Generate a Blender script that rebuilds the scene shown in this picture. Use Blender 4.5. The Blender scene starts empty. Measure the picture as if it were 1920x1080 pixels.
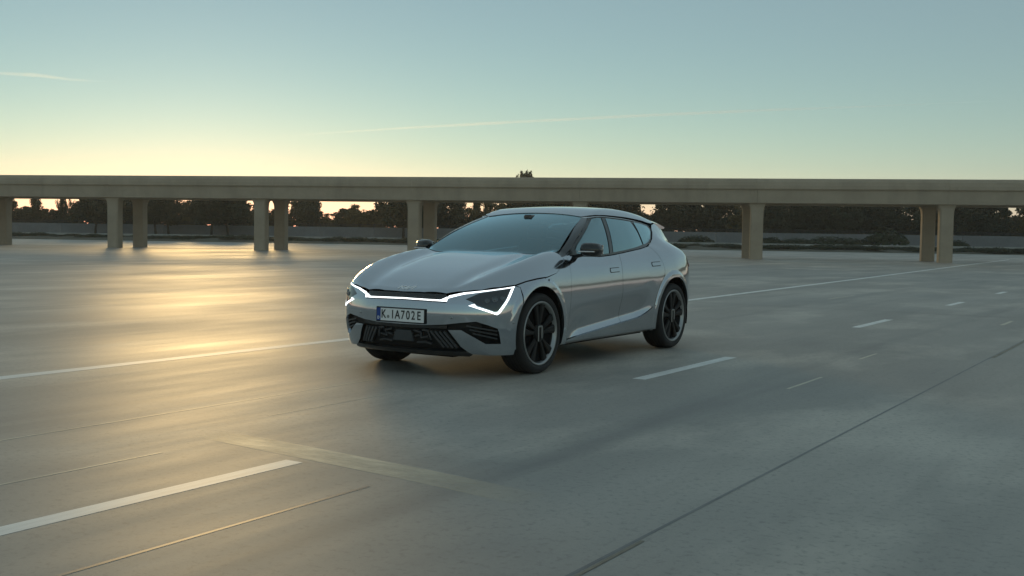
import bpy, math, random
import numpy as np
from mathutils import Vector, Matrix
from mathutils.geometry import delaunay_2d_cdt

# ------------------------------------------------------------------ camera, sky, sun, exposure
scene = bpy.context.scene
COL = scene.collection
F_PX, CAM_H, PITCH, ROLL = 2068.0, 1.2665, -.0501, .0143
LANE_X, LANE_Y, YAW = -.508, 10.3876, .5643          # the lane frame: x across (to the car's left), y back along the lane
SUN_AZ, SUN_EL = math.radians(-15.7), math.radians(5.8)

def camera_axes():
    f = Vector((0, math.cos(PITCH), math.sin(PITCH))); u = Vector((0, -math.sin(PITCH), math.cos(PITCH))); r = Vector((1, 0, 0))
    r2 = r*math.cos(ROLL)+u*math.sin(ROLL); u2 = u*math.cos(ROLL)-r*math.sin(ROLL)
    return r2, u2, f
cam_data = bpy.data.cameras.new('camera'); cam = bpy.data.objects.new('camera', cam_data); COL.objects.link(cam)
cam_data.sensor_width = 36; cam_data.lens = F_PX/1920*36; cam_data.clip_start = .1; cam_data.clip_end = 30000
_r, _u, _f = camera_axes()
cam.matrix_world = Matrix(((_r.x, _u.x, -_f.x, 0), (_r.y, _u.y, -_f.y, 0), (_r.z, _u.z, -_f.z, CAM_H), (0, 0, 0, 1)))
scene.camera = cam

world = bpy.data.worlds.new('World'); scene.world = world; world.use_nodes = True
wn, wl = world.node_tree.nodes, world.node_tree.links
wn.clear()
sky = wn.new('ShaderNodeTexSky'); sky.sky_type = 'NISHITA'; sky.sun_disc = False
sky.sun_elevation = SUN_EL; sky.sun_rotation = SUN_AZ
sky.altitude = 0; sky.air_density = 1.0; sky.dust_density = .035; sky.ozone_density = 1.5
# film-like colour response, the same for the whole sky: a little red bleeds into green and blue
sep = wn.new('ShaderNodeSeparateColor'); cmb = wn.new('ShaderNodeCombineColor')
wl.new(sky.outputs[0], sep.inputs[0])
def wmath(op, a, b):
    x = wn.new('ShaderNodeMath'); x.operation = op
    for i, v in ((0, a), (1, b)):
        if isinstance(v, float): x.inputs[i].default_value = v
        else: wl.new(v, x.inputs[i])
    return x.outputs[0]
sr, sg, sb = sep.outputs
gr = wmath('MULTIPLY', sr, .132)
gg = wmath('ADD', wmath('MULTIPLY', sg, .147), wmath('MULTIPLY', sr, .015))
gb = wmath('ADD', wmath('MULTIPLY', sb, .108), wmath('MULTIPLY', sr, .048))
# contrast of the film, plus the even light of repeated scattering that this sky model leaves out
SKY_RESPONSE = ((gr, 2.0, 5.7, 1.72), (gg, 2.0, 3.6, 2.28), (gb, 2.0, 4.15, 2.46))
for i, (c, p, g, k) in enumerate(SKY_RESPONSE):
    wl.new(wmath('ADD', wmath('MULTIPLY', wmath('POWER', c, p), g), k), cmb.inputs[i])
bg = wn.new('ShaderNodeBackground'); bg.inputs['Strength'].default_value = .1
wo = wn.new('ShaderNodeOutputWorld')
wl.new(cmb.outputs[0], bg.inputs[0]); wl.new(bg.outputs[0], wo.inputs[0])

sun_data = bpy.data.lights.new('sun', 'SUN'); sun_data.energy = .8; sun_data.angle = math.radians(9); sun_data.color = (1, .66, .27)
sun = bpy.data.objects.new('sun', sun_data); COL.objects.link(sun)
sun_dir = Vector((math.sin(SUN_AZ)*math.cos(SUN_EL), math.cos(SUN_AZ)*math.cos(SUN_EL), math.sin(SUN_EL)))
sun.rotation_euler = sun_dir.to_track_quat('Z', 'Y').to_euler(); sun.location = (-30, 40, 30)

vs = scene.view_settings
vs.view_transform = 'Standard'; vs.look = 'None'; vs.gamma = 1; vs.use_curve_mapping = False; vs.exposure = .3
scene.render.engine = 'CYCLES'
scene.cycles.max_bounces = 8; scene.cycles.transparent_max_bounces = 24

# ------------------------------------------------------------------ small helpers
RNG = random.Random(11)
def lane(x, y, z=0):
    c, s = math.cos(YAW), math.sin(YAW)
    return Vector((LANE_X+x*c+y*s, LANE_Y-x*s+y*c, z))
def tag(o, label=None, cat=None, group=None, kind=None):
    if label: o['label'] = label
    if cat: o['category'] = cat
    if group: o['group'] = group
    if kind: o['kind'] = kind
    return o
def empty(name, loc=(0, 0, 0), rz=0, parent=None):
    o = bpy.data.objects.new(name, None); COL.objects.link(o); o.location = loc; o.rotation_euler = (0, 0, rz)
    o.empty_display_size = .2
    if parent: o.parent = parent
    return o
def link_mesh(name, me, mat=None, parent=None):
    o = bpy.data.objects.new(name, me); COL.objects.link(o)
    if mat is not None and not me.materials: me.materials.append(mat)
    if parent: o.parent = parent
    return o
def mesh_obj(name, verts, faces, mat, parent=None, smooth=False):
    me = bpy.data.meshes.new(name); me.from_pydata([tuple(v) for v in verts], [], [tuple(f) for f in faces]); me.update()
    if smooth: me.polygons.foreach_set('use_smooth', [True]*len(me.polygons))
    return link_mesh(name, me, mat, parent)
class MB:
    """collects simple solids into one mesh"""
    def __init__(s): s.v = []; s.f = []
    def add(s, v, f):
        n = len(s.v); s.v += [tuple(p) for p in v]; s.f += [tuple(i+n for i in q) for q in f]; return s
    def box(s, c, d, M=None, taper=1.0, bev=0):
        hx, hy, hz = d[0]/2, d[1]/2, d[2]/2
        if bev <= 0:
            v = [Vector((sx*hx*(taper if sz > 0 else 1), sy*hy*(taper if sz > 0 else 1), sz*hz)) for sz in (-1, 1) for sx, sy in ((-1, -1), (1, -1), (1, 1), (-1, 1))]
            f = [(3, 2, 1, 0), (4, 5, 6, 7), (0, 1, 5, 4), (1, 2, 6, 5), (2, 3, 7, 6), (3, 0, 4, 7)]
        else:
            b = min(bev, hx*.9, hy*.9, hz*.9); v = []; idx = {}
            for sz in (-1, 1):
                for sy in (-1, 1):
                    for sx in (-1, 1):
                        for a in range(3):
                            p = [sx*(hx-b), sy*(hy-b), sz*(hz-b)]; p[a] = (sx*hx, sy*hy, sz*hz)[a]
                            t = taper if sz > 0 else 1; p[0] *= t; p[1] *= t
                            idx[(sx, sy, sz, a)] = len(v); v.append(Vector(p))
            f = []
            for sx in (-1, 1): f.append([idx[(sx, y, z, 0)] for y, z in ((-1, -1), (1, -1), (1, 1), (-1, 1))][::sx])
            for sy in (-1, 1): f.append([idx[(x, sy, z, 1)] for x, z in ((-1, -1), (-1, 1), (1, 1), (1, -1))][::sy])
            for sz in (-1, 1): f.append([idx[(x, y, sz, 2)] for x, y in ((-1, -1), (1, -1), (1, 1), (-1, 1))][::sz])
            for sx in (-1, 1):
                for sy in (-1, 1): f.append([idx[(sx, sy, -1, 0)], idx[(sx, sy, -1, 1)], idx[(sx, sy, 1, 1)], idx[(sx, sy, 1, 0)]][::sx*sy])
                for sz in (-1, 1): f.append([idx[(sx, -1, sz, 0)], idx[(sx, 1, sz, 0)], idx[(sx, 1, sz, 2)], idx[(sx, -1, sz, 2)]][::sx*sz])
            for sy in (-1, 1):
                for sz in (-1, 1): f.append([idx[(-1, sy, sz, 1)], idx[(-1, sy, sz, 2)], idx[(1, sy, sz, 2)], idx[(1, sy, sz, 1)]][::sy*sz])
            for sx in (-1, 1):
                for sy in (-1, 1):
                    for sz in (-1, 1): f.append([idx[(sx, sy, sz, 0)], idx[(sx, sy, sz, 1)], idx[(sx, sy, sz, 2)]][::sx*sy*sz])
        c = Vector(c)
        v = [((M @ p) if M is not None else p)+c for p in v]
        return s.add(v, f)
    def tube(s, pts, rad, n=8, cap=True):
        pts = [Vector(p) for p in pts]; rings = []
        for i, p in enumerate(pts):
            d = (pts[min(i+1, len(pts)-1)]-pts[max(i-1, 0)]).normalized()
            a = d.orthogonal().normalized() if abs(d.z) > .9 else d.cross(Vector((0, 0, 1))).normalized()
            if i and rings_a.dot(a) < 0: a = -a
            rings_a = a; b = d.cross(a); r = rad[i] if hasattr(rad, '__len__') else rad
            rings.append([p+(a*math.cos(t)+b*math.sin(t))*r for t in [2*math.pi*k/n for k in range(n)]])
        v = [q for r in rings for q in r]
        f = [(i*n+k, i*n+(k+1) % n, (i+1)*n+(k+1) % n, (i+1)*n+k) for i in range(len(pts)-1) for k in range(n)]
        if cap: f += [tuple(range(n))[::-1], tuple((len(pts)-1)*n+k for k in range(n))]
        return s.add(v, f)
    def lathe(s, prof, n=48, axis='x', closed=False):
        """profile [(along, radius)] turned round the axis"""
        v = []; m = len(prof)
        for k in range(n):
            a = 2*math.pi*k/n
            for h, r in prof:
                v.append((h, r*math.cos(a), r*math.sin(a)) if axis == 'x' else (r*math.cos(a), r*math.sin(a), h))
        f = [(k*m+i, k*m+i+1, ((k+1) % n)*m+i+1, ((k+1) % n)*m+i) for k in range(n) for i in range(m-1 if not closed else m-1)]
        return s.add(v, f)
    def prism(s, poly, h0, h1, M=None):
        n = len(poly); v = [Vector((x, y, h)) for h in (h0, h1) for x, y in poly]
        f = [tuple(range(n))[::-1], tuple(range(n, 2*n))]+[(i, (i+1) % n, n+(i+1) % n, n+i) for i in range(n)]
        return s.add([M @ p if M is not None else p for p in v], f)
    def build(s, name, mat, parent=None, smooth=False):
        return mesh_obj(name, s.v, s.f, mat, parent, smooth)
    def mesh(s, name, mat, smooth=False):
        me = bpy.data.meshes.new(name); me.from_pydata(s.v, [], s.f); me.update(); me.materials.append(mat)
        if smooth: me.polygons.foreach_set('use_smooth', [True]*len(me.polygons))
        return me

# ------------------------------------------------------------------ materials
def new_mat(name):
    m = bpy.data.materials.new(name); m.use_nodes = True
    nt = m.node_tree; b = nt.nodes['Principled BSDF']
    return m, nt.nodes, nt.links, b
def plain(name, col, rough=.5, metal=0, coat=0, spec=.5, coat_rough=.03, emit=None, es=0, bump=0, bscale=40, var=0, vscale=3):
    m, n, l, b = new_mat(name)
    b.inputs['Base Color'].default_value = (*col, 1); b.inputs['Roughness'].default_value = rough
    b.inputs['Metallic'].default_value = metal; b.inputs['Coat Weight'].default_value = coat
    b.inputs['Coat Roughness'].default_value = coat_rough; b.inputs['Specular IOR Level'].default_value = spec
    if emit: b.inputs['Emission Color'].default_value = (*emit, 1); b.inputs['Emission Strength'].default_value = es
    tc = n.new('ShaderNodeTexCoord')
    if var:
        t = n.new('ShaderNodeTexNoise'); t.inputs['Scale'].default_value = vscale; t.inputs['Detail'].default_value = 6; t.inputs['Roughness'].default_value = .65
        l.new(tc.outputs['Object'], t.inputs['Vector'])
        r = n.new('ShaderNodeMapRange'); r.inputs[1].default_value = .3; r.inputs[2].default_value = .7; r.inputs[3].default_value = 1-var; r.inputs[4].default_value = 1+var
        l.new(t.outputs[0], r.inputs[0])
        x = n.new('ShaderNodeMix'); x.data_type = 'RGBA'; x.blend_type = 'MULTIPLY'; x.inputs[0].default_value = 1; x.inputs[6].default_value = (*col, 1)
        l.new(r.outputs[0], x.inputs[7]); l.new(x.outputs[2], b.inputs['Base Color'])
    if bump:
        t = n.new('ShaderNodeTexNoise'); t.inputs['Scale'].default_value = bscale; t.inputs['Detail'].default_value = 4
        l.new(tc.outputs['Object'], t.inputs['Vector'])
        bp = n.new('ShaderNodeBump'); bp.inputs['Strength'].default_value = bump; bp.inputs['Distance'].default_value = .01
        l.new(t.outputs[0], bp.inputs['Height']); l.new(bp.outputs[0], b.inputs['Normal'])
    return m
def noise(n, l, vec, scale, detail=5, rough=.6):
    t = n.new('ShaderNodeTexNoise'); t.inputs['Scale'].default_value = scale; t.inputs['Detail'].default_value = detail; t.inputs['Roughness'].default_value = rough
    l.new(vec, t.inputs['Vector']); return t.outputs[0]
def ramp(n, l, fac, a, b, lo, hi):
    r = n.new('ShaderNodeMapRange'); r.inputs[1].default_value = a; r.inputs[2].default_value = b; r.inputs[3].default_value = lo; r.inputs[4].default_value = hi
    l.new(fac, r.inputs[0]); return r.outputs[0]
def mapping(n, l, vec, scale, loc=(0, 0, 0)):
    m = n.new('ShaderNodeMapping'); m.inputs['Scale'].default_value = scale; m.inputs['Location'].default_value = loc
    l.new(vec, m.inputs['Vector']); return m.outputs[0]
def mixc(n, l, fac, a, b, mode='MIX'):
    x = n.new('ShaderNodeMix'); x.data_type = 'RGBA'; x.blend_type = mode
    for i, v in ((0, fac), (6, a), (7, b)):
        if isinstance(v, (int, float)): x.inputs[i].default_value = v
        elif isinstance(v, tuple): x.inputs[i].default_value = (*v, 1)
        else: l.new(v, x.inputs[i])
    return x.outputs[2]
def math_node(n, l, op, a, b):
    x = n.new('ShaderNodeMath'); x.operation = op
    for i, v in ((0, a), (1, b)):
        if isinstance(v, (int, float)): x.inputs[i].default_value = v
        else: l.new(v, x.inputs[i])
    return x.outputs[0]

def apron_material():
    m, n, l, b = new_mat('worn_concrete')
    tc = n.new('ShaderNodeTexCoord').outputs['Object']
    streak = noise(n, l, mapping(n, l, tc, (.75, .16, 1)), 1.0, 5, .55)
    fine = noise(n, l, mapping(n, l, tc, (6, .6, 1), (3, 7, 0)), 1.0, 5, .55)
    patch = noise(n, l, mapping(n, l, tc, (.22, .10, 1), (11, 4, 0)), 1.0, 4, .55)
    grain = noise(n, l, tc, 90, 3, .6)
    c = mixc(n, l, ramp(n, l, streak, .34, .66, 0, 1), (.30, .283, .25), (.48, .443, .38))
    c = mixc(n, l, ramp(n, l, patch, .36, .64, 0, .7), c, (.315, .305, .28))
    c = mixc(n, l, ramp(n, l, fine, .3, .7, 0, .32), c, (.34, .317, .28))
    c = mixc(n, l, ramp(n, l, grain, .35, .65, 0, .3), c, (.255, .242, .22))
    pale = noise(n, l, mapping(n, l, tc, (.55, .28, 1), (7, 21, 0)), 1.0, 5, .6)
    c = mixc(n, l, ramp(n, l, pale, .51, .66, 0, .85), c, (.54, .50, .43))
    c = mixc(n, l, ramp(n, l, pale, .46, .32, 0, .5), c, (.235, .23, .218))
    agg = noise(n, l, tc, 24, 4, .75)
    c = mixc(n, l, ramp(n, l, agg, .52, .66, 0, .6), c, (.2, .19, .172))
    # old tyre scuffs
    sc = noise(n, l, mapping(n, l, tc, (1.6, .10, 1), (31, 2, 0)), 1.0, 3, .5)
    c = mixc(n, l, ramp(n, l, sc, .58, .74, 0, .6), c, (.19, .185, .173))
    l.new(c, b.inputs['Base Color'])
    rg = math_node(n, l, 'ADD', ramp(n, l, streak, .35, .65, .565, .52), ramp(n, l, fine, .3, .7, -.025, .025))
    rg = math_node(n, l, 'ADD', rg, ramp(n, l, patch, .35, .65, -.05, .06))
    l.new(rg, b.inputs['Roughness'])
    b.inputs['Specular IOR Level'].default_value = .5
    h = math_node(n, l, 'ADD', ramp(n, l, grain, 0, 1, 0, .5), ramp(n, l, fine, 0, 1, 0, .2))
    bp = n.new('ShaderNodeBump'); bp.inputs['Strength'].default_value = .12; bp.inputs['Distance'].default_value = .01
    l.new(h, bp.inputs['Height']); l.new(bp.outputs[0], b.inputs['Normal'])
    return m
def paint_marking(name, col, wear=.5, rough=.5):
    m, n, l, b = new_mat(name)
    tc = n.new('ShaderNodeTexCoord').outputs['Object']
    w = noise(n, l, mapping(n, l, tc, (14, 1.6, 1)), 1.0, 6, .7)
    c = mixc(n, l, ramp(n, l, w, .42, .72, 0, wear), col, (.2, .2, .185))
    l.new(c, b.inputs['Base Color']); b.inputs['Roughness'].default_value = rough
    return m
def glass_material(name, tintc, boost=1.0, base=.03):
    m, n, l, b = new_mat(name); n.remove(b)
    out = n['Material Output']
    tr = n.new('ShaderNodeBsdfTransparent'); tr.inputs[0].default_value = (*tintc, 1)
    gl = n.new('ShaderNodeBsdfGlossy'); gl.inputs['Roughness'].default_value = .015; gl.inputs[0].default_value = (.68, .93, 1.0, 1)
    fr = n.new('ShaderNodeFresnel'); fr.inputs[0].default_value = 1.52
    k = math_node(n, l, 'MULTIPLY_ADD', fr.outputs[0], boost); n[-1].inputs[2].default_value = base
    k.node.use_clamp = True
    mx = n.new('ShaderNodeMixShader'); l.new(k, mx.inputs[0]); l.new(tr.outputs[0], mx.inputs[1]); l.new(gl.outputs[0], mx.inputs[2])
    l.new(mx.outputs[0], out.inputs[0]); return m
def car_paint():
    m, n, l, b = new_mat('grey_metallic_paint')
    tc = n.new('ShaderNodeTexCoord').outputs['Object']
    fl = noise(n, l, tc, 900, 1, .5)
    c = mixc(n, l, ramp(n, l, fl, .35, .65, 0, 1), (.455, .50, .55), (.505, .55, .60))
    l.new(c, b.inputs['Base Color'])
    b.inputs['Metallic'].default_value = 1.0; b.inputs['Roughness'].default_value = .11
    b.inputs['Coat Weight'].default_value = 1; b.inputs['Coat Roughness'].default_value = .035; b.inputs['Coat IOR'].default_value = 1.7
    return m
def leaf_material(name, c1, c2):
    m, n, l, b = new_mat(name); out = n['Material Output']
    oi = n.new('ShaderNodeObjectInfo'); tc = n.new('ShaderNodeTexCoord').outputs['Object']
    t = noise(n, l, tc, .9, 4, .6)
    c = mixc(n, l, ramp(n, l, t, .3, .7, 0, 1), c1, c2)
    c = mixc(n, l, ramp(n, l, oi.outputs['Random'], 0, 1, 0, .35), c, (.05, .055, .02))
    l.new(c, b.inputs['Base Color']); b.inputs['Roughness'].default_value = .6; b.inputs['Specular IOR Level'].default_value = .25
    tr = n.new('ShaderNodeBsdfTranslucent'); l.new(c, tr.inputs[0])
    mx = n.new('ShaderNodeMixShader'); mx.inputs[0].default_value = .35
    l.new(b.outputs[0], mx.inputs[1]); l.new(tr.outputs[0], mx.inputs[2]); l.new(mx.outputs[0], out.inputs[0])
    return m
M = {}
M['apron'] = apron_material()
M['white_line'] = paint_marking('white_line_paint', (.86, .86, .82), .35)
M['faint_line'] = paint_marking('faded_line_paint', (.62, .57, .44), .7)
M['joint'] = plain('joint_sealant', (.15, .148, .14), .45, var=.3)
M['old_seal'] = plain('weathered_sealant', (.22, .20, .15), .6, var=.3, vscale=8)
def worn_strip_material():
    m, n, l, b = new_mat('worn_patch_strip'); out = n['Material Output']
    tc = n.new('ShaderNodeTexCoord').outputs['Object']
    w = noise(n, l, mapping(n, l, tc, (2.2, 6, 1)), 1.0, 6, .65)
    b.inputs['Base Color'].default_value = (.82, .72, .54, 1); b.inputs['Roughness'].default_value = .5
    sx = n.new('ShaderNodeSeparateXYZ'); l.new(tc, sx.inputs[0])
    e = math_node(n, l, 'MULTIPLY', ramp(n, l, sx.outputs[0], .75, 1.2, 0, 1), ramp(n, l, sx.outputs[0], 3.4, 2.2, 0, 1))
    a = math_node(n, l, 'MULTIPLY', ramp(n, l, w, .3, .62, .3, .85), e)
    tr = n.new('ShaderNodeBsdfTransparent'); mx = n.new('ShaderNodeMixShader')
    l.new(a, mx.inputs[0]); l.new(tr.outputs[0], mx.inputs[1]); l.new(b.outputs[0], mx.inputs[2]); l.new(mx.outputs[0], out.inputs[0])
    return m
M['worn_strip'] = worn_strip_material()
M['earth'] = plain('dry_earth', (.09, .085, .06), .95, var=.35, vscale=.4)
M['kerb'] = plain('kerb_concrete', (.36, .36, .33), .8, var=.2, vscale=1.2)
M['wall'] = plain('boundary_concrete', (.21, .215, .22), .85, var=.2, vscale=.5, bump=.2, bscale=6)
M['rail'] = plain('dark_rail_metal', (.03, .032, .035), .5, metal=.5)
def bridge_material():
    m, n, l, b = new_mat('bridge_concrete')
    tc = n.new('ShaderNodeTexCoord').outputs['Object']
    a = noise(n, l, tc, .8, 7, .65)
    st = noise(n, l, mapping(n, l, tc, (1.4, 1.4, .12), (5, 2, 1)), 1.0, 5, .6)
    c = mixc(n, l, ramp(n, l, a, .3, .7, 0, 1), (.36, .295, .22), (.46, .38, .285))
    c = mixc(n, l, ramp(n, l, st, .5, .75, 0, .5), c, (.28, .235, .175))
    l.new(c, b.inputs['Base Color']); b.inputs['Roughness'].default_value = .85
    bp = n.new('ShaderNodeBump'); bp.inputs['Strength'].default_value = .2; bp.inputs['Distance'].default_value = .02
    l.new(a, bp.inputs['Height']); l.new(bp.outputs[0], b.inputs['Normal'])
    return m
M['bridge'] = bridge_material()
M['bark'] = plain('tree_bark', (.055, .045, .035), .9, var=.3, vscale=4)
M['leaf_dark'] = leaf_material('dark_foliage', (.036, .046, .027), (.078, .082, .042))
M['leaf_warm'] = leaf_material('warm_foliage', (.10, .085, .03), (.17, .12, .045))
M['leaf_shrub'] = leaf_material('shrub_foliage', (.028, .042, .02), (.055, .07, .03))
M['paint'] = car_paint()
M['gloss_black'] = plain('gloss_black', (.012, .013, .014), .22, coat=.6)
M['satin_black'] = plain('satin_black', (.008, .0085, .009), .5, spec=.3)
M['dark_plastic'] = plain('dark_plastic', (.055, .058, .062), .42, spec=.5)
M['inner_black'] = plain('inner_black', (.008, .008, .009), .9, spec=.1)
M['pillar'] = plain('pillar_black', (.03, .036, .042), .28, coat=.7)
M['tyre'] = plain('tyre_rubber', (.018, .018, .019), .72, bump=.15, bscale=60)
M['wheel_dark'] = plain('dark_wheel_alloy', (.009, .0095, .01), .42, spec=.25)
M['wheel_lip'] = plain('machined_alloy', (.36, .37, .37), .34, metal=.9)
M['chrome'] = plain('bright_chrome', (.75, .76, .77), .15, metal=1)
M['badge'] = plain('satin_silver', (.88, .89, .9), .35)
M['led'] = plain('led_white', (.9, .93, .95), .3, emit=(.93, .98, 1.0), es=1.9)
M['lamp_dark'] = plain('headlamp_housing', (.03, .036, .042), .12, coat=.8)
M['lens'] = plain('lamp_lens', (.09, .11, .125), .06, metal=.3, coat=1)
M['sensor'] = plain('sensor_panel', (.06, .068, .075), .25, coat=.4)
M['red_lamp'] = plain('red_tail_lamp', (.25, .01, .01), .15, coat=.8)
M['plate_white'] = plain('plate_white', (.86, .87, .86), .35)
M['plate_blue'] = plain('plate_blue', (.01, .06, .30), .35)
M['plate_black'] = plain('plate_lettering', (.012, .012, .013), .5)
M['seat'] = plain('seat_fabric', (.05, .055, .06), .8)
M['trim_cabin'] = plain('cabin_trim', (.035, .038, .042), .7)
M['ws_glass'] = glass_material('windscreen_glass', (.20, .38, .42), 1.9, .12)
M['side_glass'] = glass_material('tinted_side_glass', (.16, .2, .21), 3.0, .14)

# ------------------------------------------------------------------ ground
ground = mesh_obj('ground', [(-4000, -4000, -.03), (4000, -4000, -.03), (4000, 8000, -.03), (-4000, 8000, -.03)], [(0, 1, 2, 3)], M['earth'])
tag(ground, kind='structure')
def strip_mesh(pts, w, z):
    """flat ribbon in lane coordinates through pts [(x, y)]"""
    v = []; f = []
    for i, (x, y) in enumerate(pts):
        a = Vector(pts[max(i-1, 0)]); b = Vector(pts[min(i+1, len(pts)-1)]); d = (b-a).normalized(); nx, ny = d.y, -d.x
        v += [(x-nx*w/2, y-ny*w/2, z), (x+nx*w/2, y+ny*w/2, z)]
    for i in range(len(pts)-1): f.append((2*i, 2*i+1, 2*i+3, 2*i+2))
    return v, f
def bridge_y(X): return 63.3-.19*X          # front column row, world
def lot_y(X): return 99.0-.15*X             # far edge of the apron, world
# the apron: its own frame is the lane frame, so the wear runs along the lanes
def to_lane(p):
    c, s = math.cos(YAW), math.sin(YAW); dx, dy = p[0]-LANE_X, p[1]-LANE_Y
    return (dx*c-dy*s, dx*s+dy*c, p[2] if len(p) > 2 else 0)
apron = mesh_obj('concrete_apron', [to_lane(p) for p in ((-170, -60, 0), (170, -60, 0), (170, lot_y(170), 0), (-170, lot_y(-170), 0))], [(0, 1, 2, 3)], M['apron'])
apron.location = (LANE_X, LANE_Y, 0); apron.rotation_euler = (0, 0, -YAW); tag(apron, kind='structure')
def marking(name, pts, w, z, mat):
    v, f = strip_mesh(pts, w, z); return mesh_obj(name, v, f, mat, apron)
marking('edge_line', [(float(np.interp(y, [-30, 4, 12, 26, 45, 68], [-2.47, -2.47, -2.62, -3.15, -3.95, -4.9])), y) for y in [-30, -12, -4]+list(range(0, 69, 2))], .17, .0010, M['white_line'])
for y0, y1 in ((-8.6, -4.08), (.22, 2.42), (7.2, 9.1), (13.65, 15.1), (19.4, 20.6), (25.0, 26.3), (31, 32.3)):
    marking('lane_dash', [(1.79, y0), (1.79, (y0+y1)/2), (1.79, y1)], .125, .0010, M['white_line'])
for x, y0, y1, w in ((0.0, -5.6, -1.25, .02), (.62, -3.1, -1.8, .014), (1.03, -6.2, -4.35, .02), (3.05, .45, 1.4, .03), (2.93, 3.1, 3.8, .03), (3.4, 9.2, 10.2, .06), (-.6, 14, 16, .05)):
    marking('faded_stripe', [(x, y0), (x, (y0+y1)/2), (x, y1)], w, .0010, M['faint_line'])
marking('patch_strip', [(.75, -3.78), (1.6, -3.86), (2.5, -3.95), (3.3, -4.06)], .25, .0010, M['worn_strip'])
for a, b, w in ((-30, 90, .018),):
    marking('expansion_joint', [(4.02, a), (4.02, 0), (4.03, 8), (4.02, b)], w, .0010, M['joint'])
marking('expansion_joint', [(2.50, -14), (2.50, -4.3)], .022, .0010, M['joint'])
marking('sealant_bead', [(4.055, -7.0), (4.045, -4.4)], .018, .0022, M['old_seal'])
marking('sealant_bead', [(4.05, 4.2), (4.06, 8.0)], .035, .0022, M['old_seal'])
marking('expansion_joint', [(-9.5, -40), (-9.5, 80)], .04, .0010, M['joint'])
for y in (11.0, 24.0, 40.0):
    marking('expansion_joint', [(-60, y), (-20, y), (3.98, y)], .035, .0016, M['joint'])

# bank, kerb and wall beyond the apron
def far_line(off): return [(X, lot_y(X)+off) for X in (-170, -110, -60, -25, 0, 25, 60, 110, 170)]
def far_sheet(name, prof, mat):
    v = []; f = []; n = 9
    for off, z in prof: v += [(x, y, z) for x, y in far_line(off)]
    for j in range(len(prof)-1):
        for i in range(n-1): f.append((j*n+i, j*n+i+1, (j+1)*n+i+1, (j+1)*n+i))
    return mesh_obj(name, v, f, mat)
bank = far_sheet('bank', [(0, -.02), (.3, .05), (5, .34), (9, .46), (9.4, .5), (30, .6), (220, .8)], M['earth']); tag(bank, kind='structure')
kb = MB()
for (x0, y0), (x1, y1) in zip(far_line(7.5)[:-1], far_line(7.5)[1:]):
    d = Vector((x1-x0, y1-y0, 0)); a = math.atan2(d.y, d.x)
    kb.box(((x0+x1)/2, (y0+y1)/2, .49), (d.length, .45, .22), Matrix.Rotation(a, 3, 'Z'), bev=.03)
tag(kb.build('kerb', M['kerb']), kind='structure')
ang = math.atan2(-.15, 1)
wall_root = empty('boundary_wall', (0, lot_y(0)+17, .5), ang)
tag(wall_root, 'long low grey concrete wall in front of the dark trees beyond the bridge', 'wall')
Lp = 6.0
wall_me = MB().box((0, 0, .53), (Lp-.03, .25, 1.16), bev=.02).mesh('wall_panel', M['wall'])
for i in range(-21, 22):
    o = link_mesh('wall_panel', wall_me, None, wall_root); o.location = (i*Lp, 0, 0)
rail_me = MB().box((0, 0, 1.42), (Lp, .06, .07)).box((0, 0, 1.26), (Lp, .05, .06)).box((-Lp/2, 0, 1.28), (.07, .07, .4)).mesh('top_rail', M['rail'])
for i in range(-21, 22):
    o = link_mesh('top_rail', rail_me, None, wall_root); o.location = (i*Lp, .04, 0)

# ------------------------------------------------------------------ bridge
B_ANG = math.atan2(-.19, 1)
bridge = empty('concrete_viaduct', (0, bridge_y(0), 0), B_ANG)
tag(bridge, 'long low beige concrete viaduct on paired columns crossing behind the car', 'bridge')
def px_dir(px, py):
    d = _f+_r*((px-960)/F_PX)+_u*((540-py)/F_PX); return d
def on_row(px, off):
    """world x,y where the column seen near image column px stands on the row at the given offset behind the front row"""
    d = px_dir(px, 480); ca = math.cos(B_ANG); t = (63.3+off/ca)/(d.y+.19*d.x); return d.x*t, d.y*t
def to_bridge(x, y):
    c, s = math.cos(-B_ANG), math.sin(-B_ANG); dx, dy = x, y-bridge_y(0); return dx*c-dy*s, dx*s+dy*c
near_px = (-348, -58, 216, 490, 777, 1087, 1417, 1771, 2150); far_px = (-270, 9, 263, 527, 806, 1080, 1402, 1738, 2095)
def column_mesh(w, d):
    """rounded column with a flared head"""
    prof = [(0, 1, 1), (2.25, 1, 1), (2.6, 1.02, 1), (2.76, 1.06, 1.02), (2.88, 1.14, 1.05), (2.97, 1.30, 1.1), (3.09, 1.36, 1.12)]
    v = []; f = []; c = .07
    for h, sx, sy in prof:
        hx, hy = w/2*sx, d/2*sy
        v += [(-hx+c, -hy, h), (hx-c, -hy, h), (hx, -hy+c, h), (hx, hy-c, h), (hx-c, hy, h), (-hx+c, hy, h), (-hx, hy-c, h), (-hx, -hy+c, h)]
    for j in range(len(prof)-1):
        for i in range(8): f.append((j*8+i, j*8+(i+1) % 8, (j+1)*8+(i+1) % 8, (j+1)*8+i))
    f.append(tuple(range((len(prof)-1)*8, len(prof)*8)))
    me = bpy.data.meshes.new('column'); me.from_pydata(v, [], f); me.update(); me.materials.append(M['bridge']); return me
col_me = column_mesh(.70, .70)
xs_near = []
for px in near_px:
    X, Y = on_row(px, 0); u, v_ = to_bridge(X, Y); xs_near.append(u)
    o = link_mesh('column', col_me, None, bridge); o.location = (u, 0, 0)
for px in far_px:
    X, Y = on_row(px, 3.1); u, v_ = to_bridge(X, Y)
    o = link_mesh('column', col_me, None, bridge); o.location = (u, 3.1, 0)
edges = [xs_near[0]-60]+xs_near+[xs_near[-1]+60]
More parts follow.
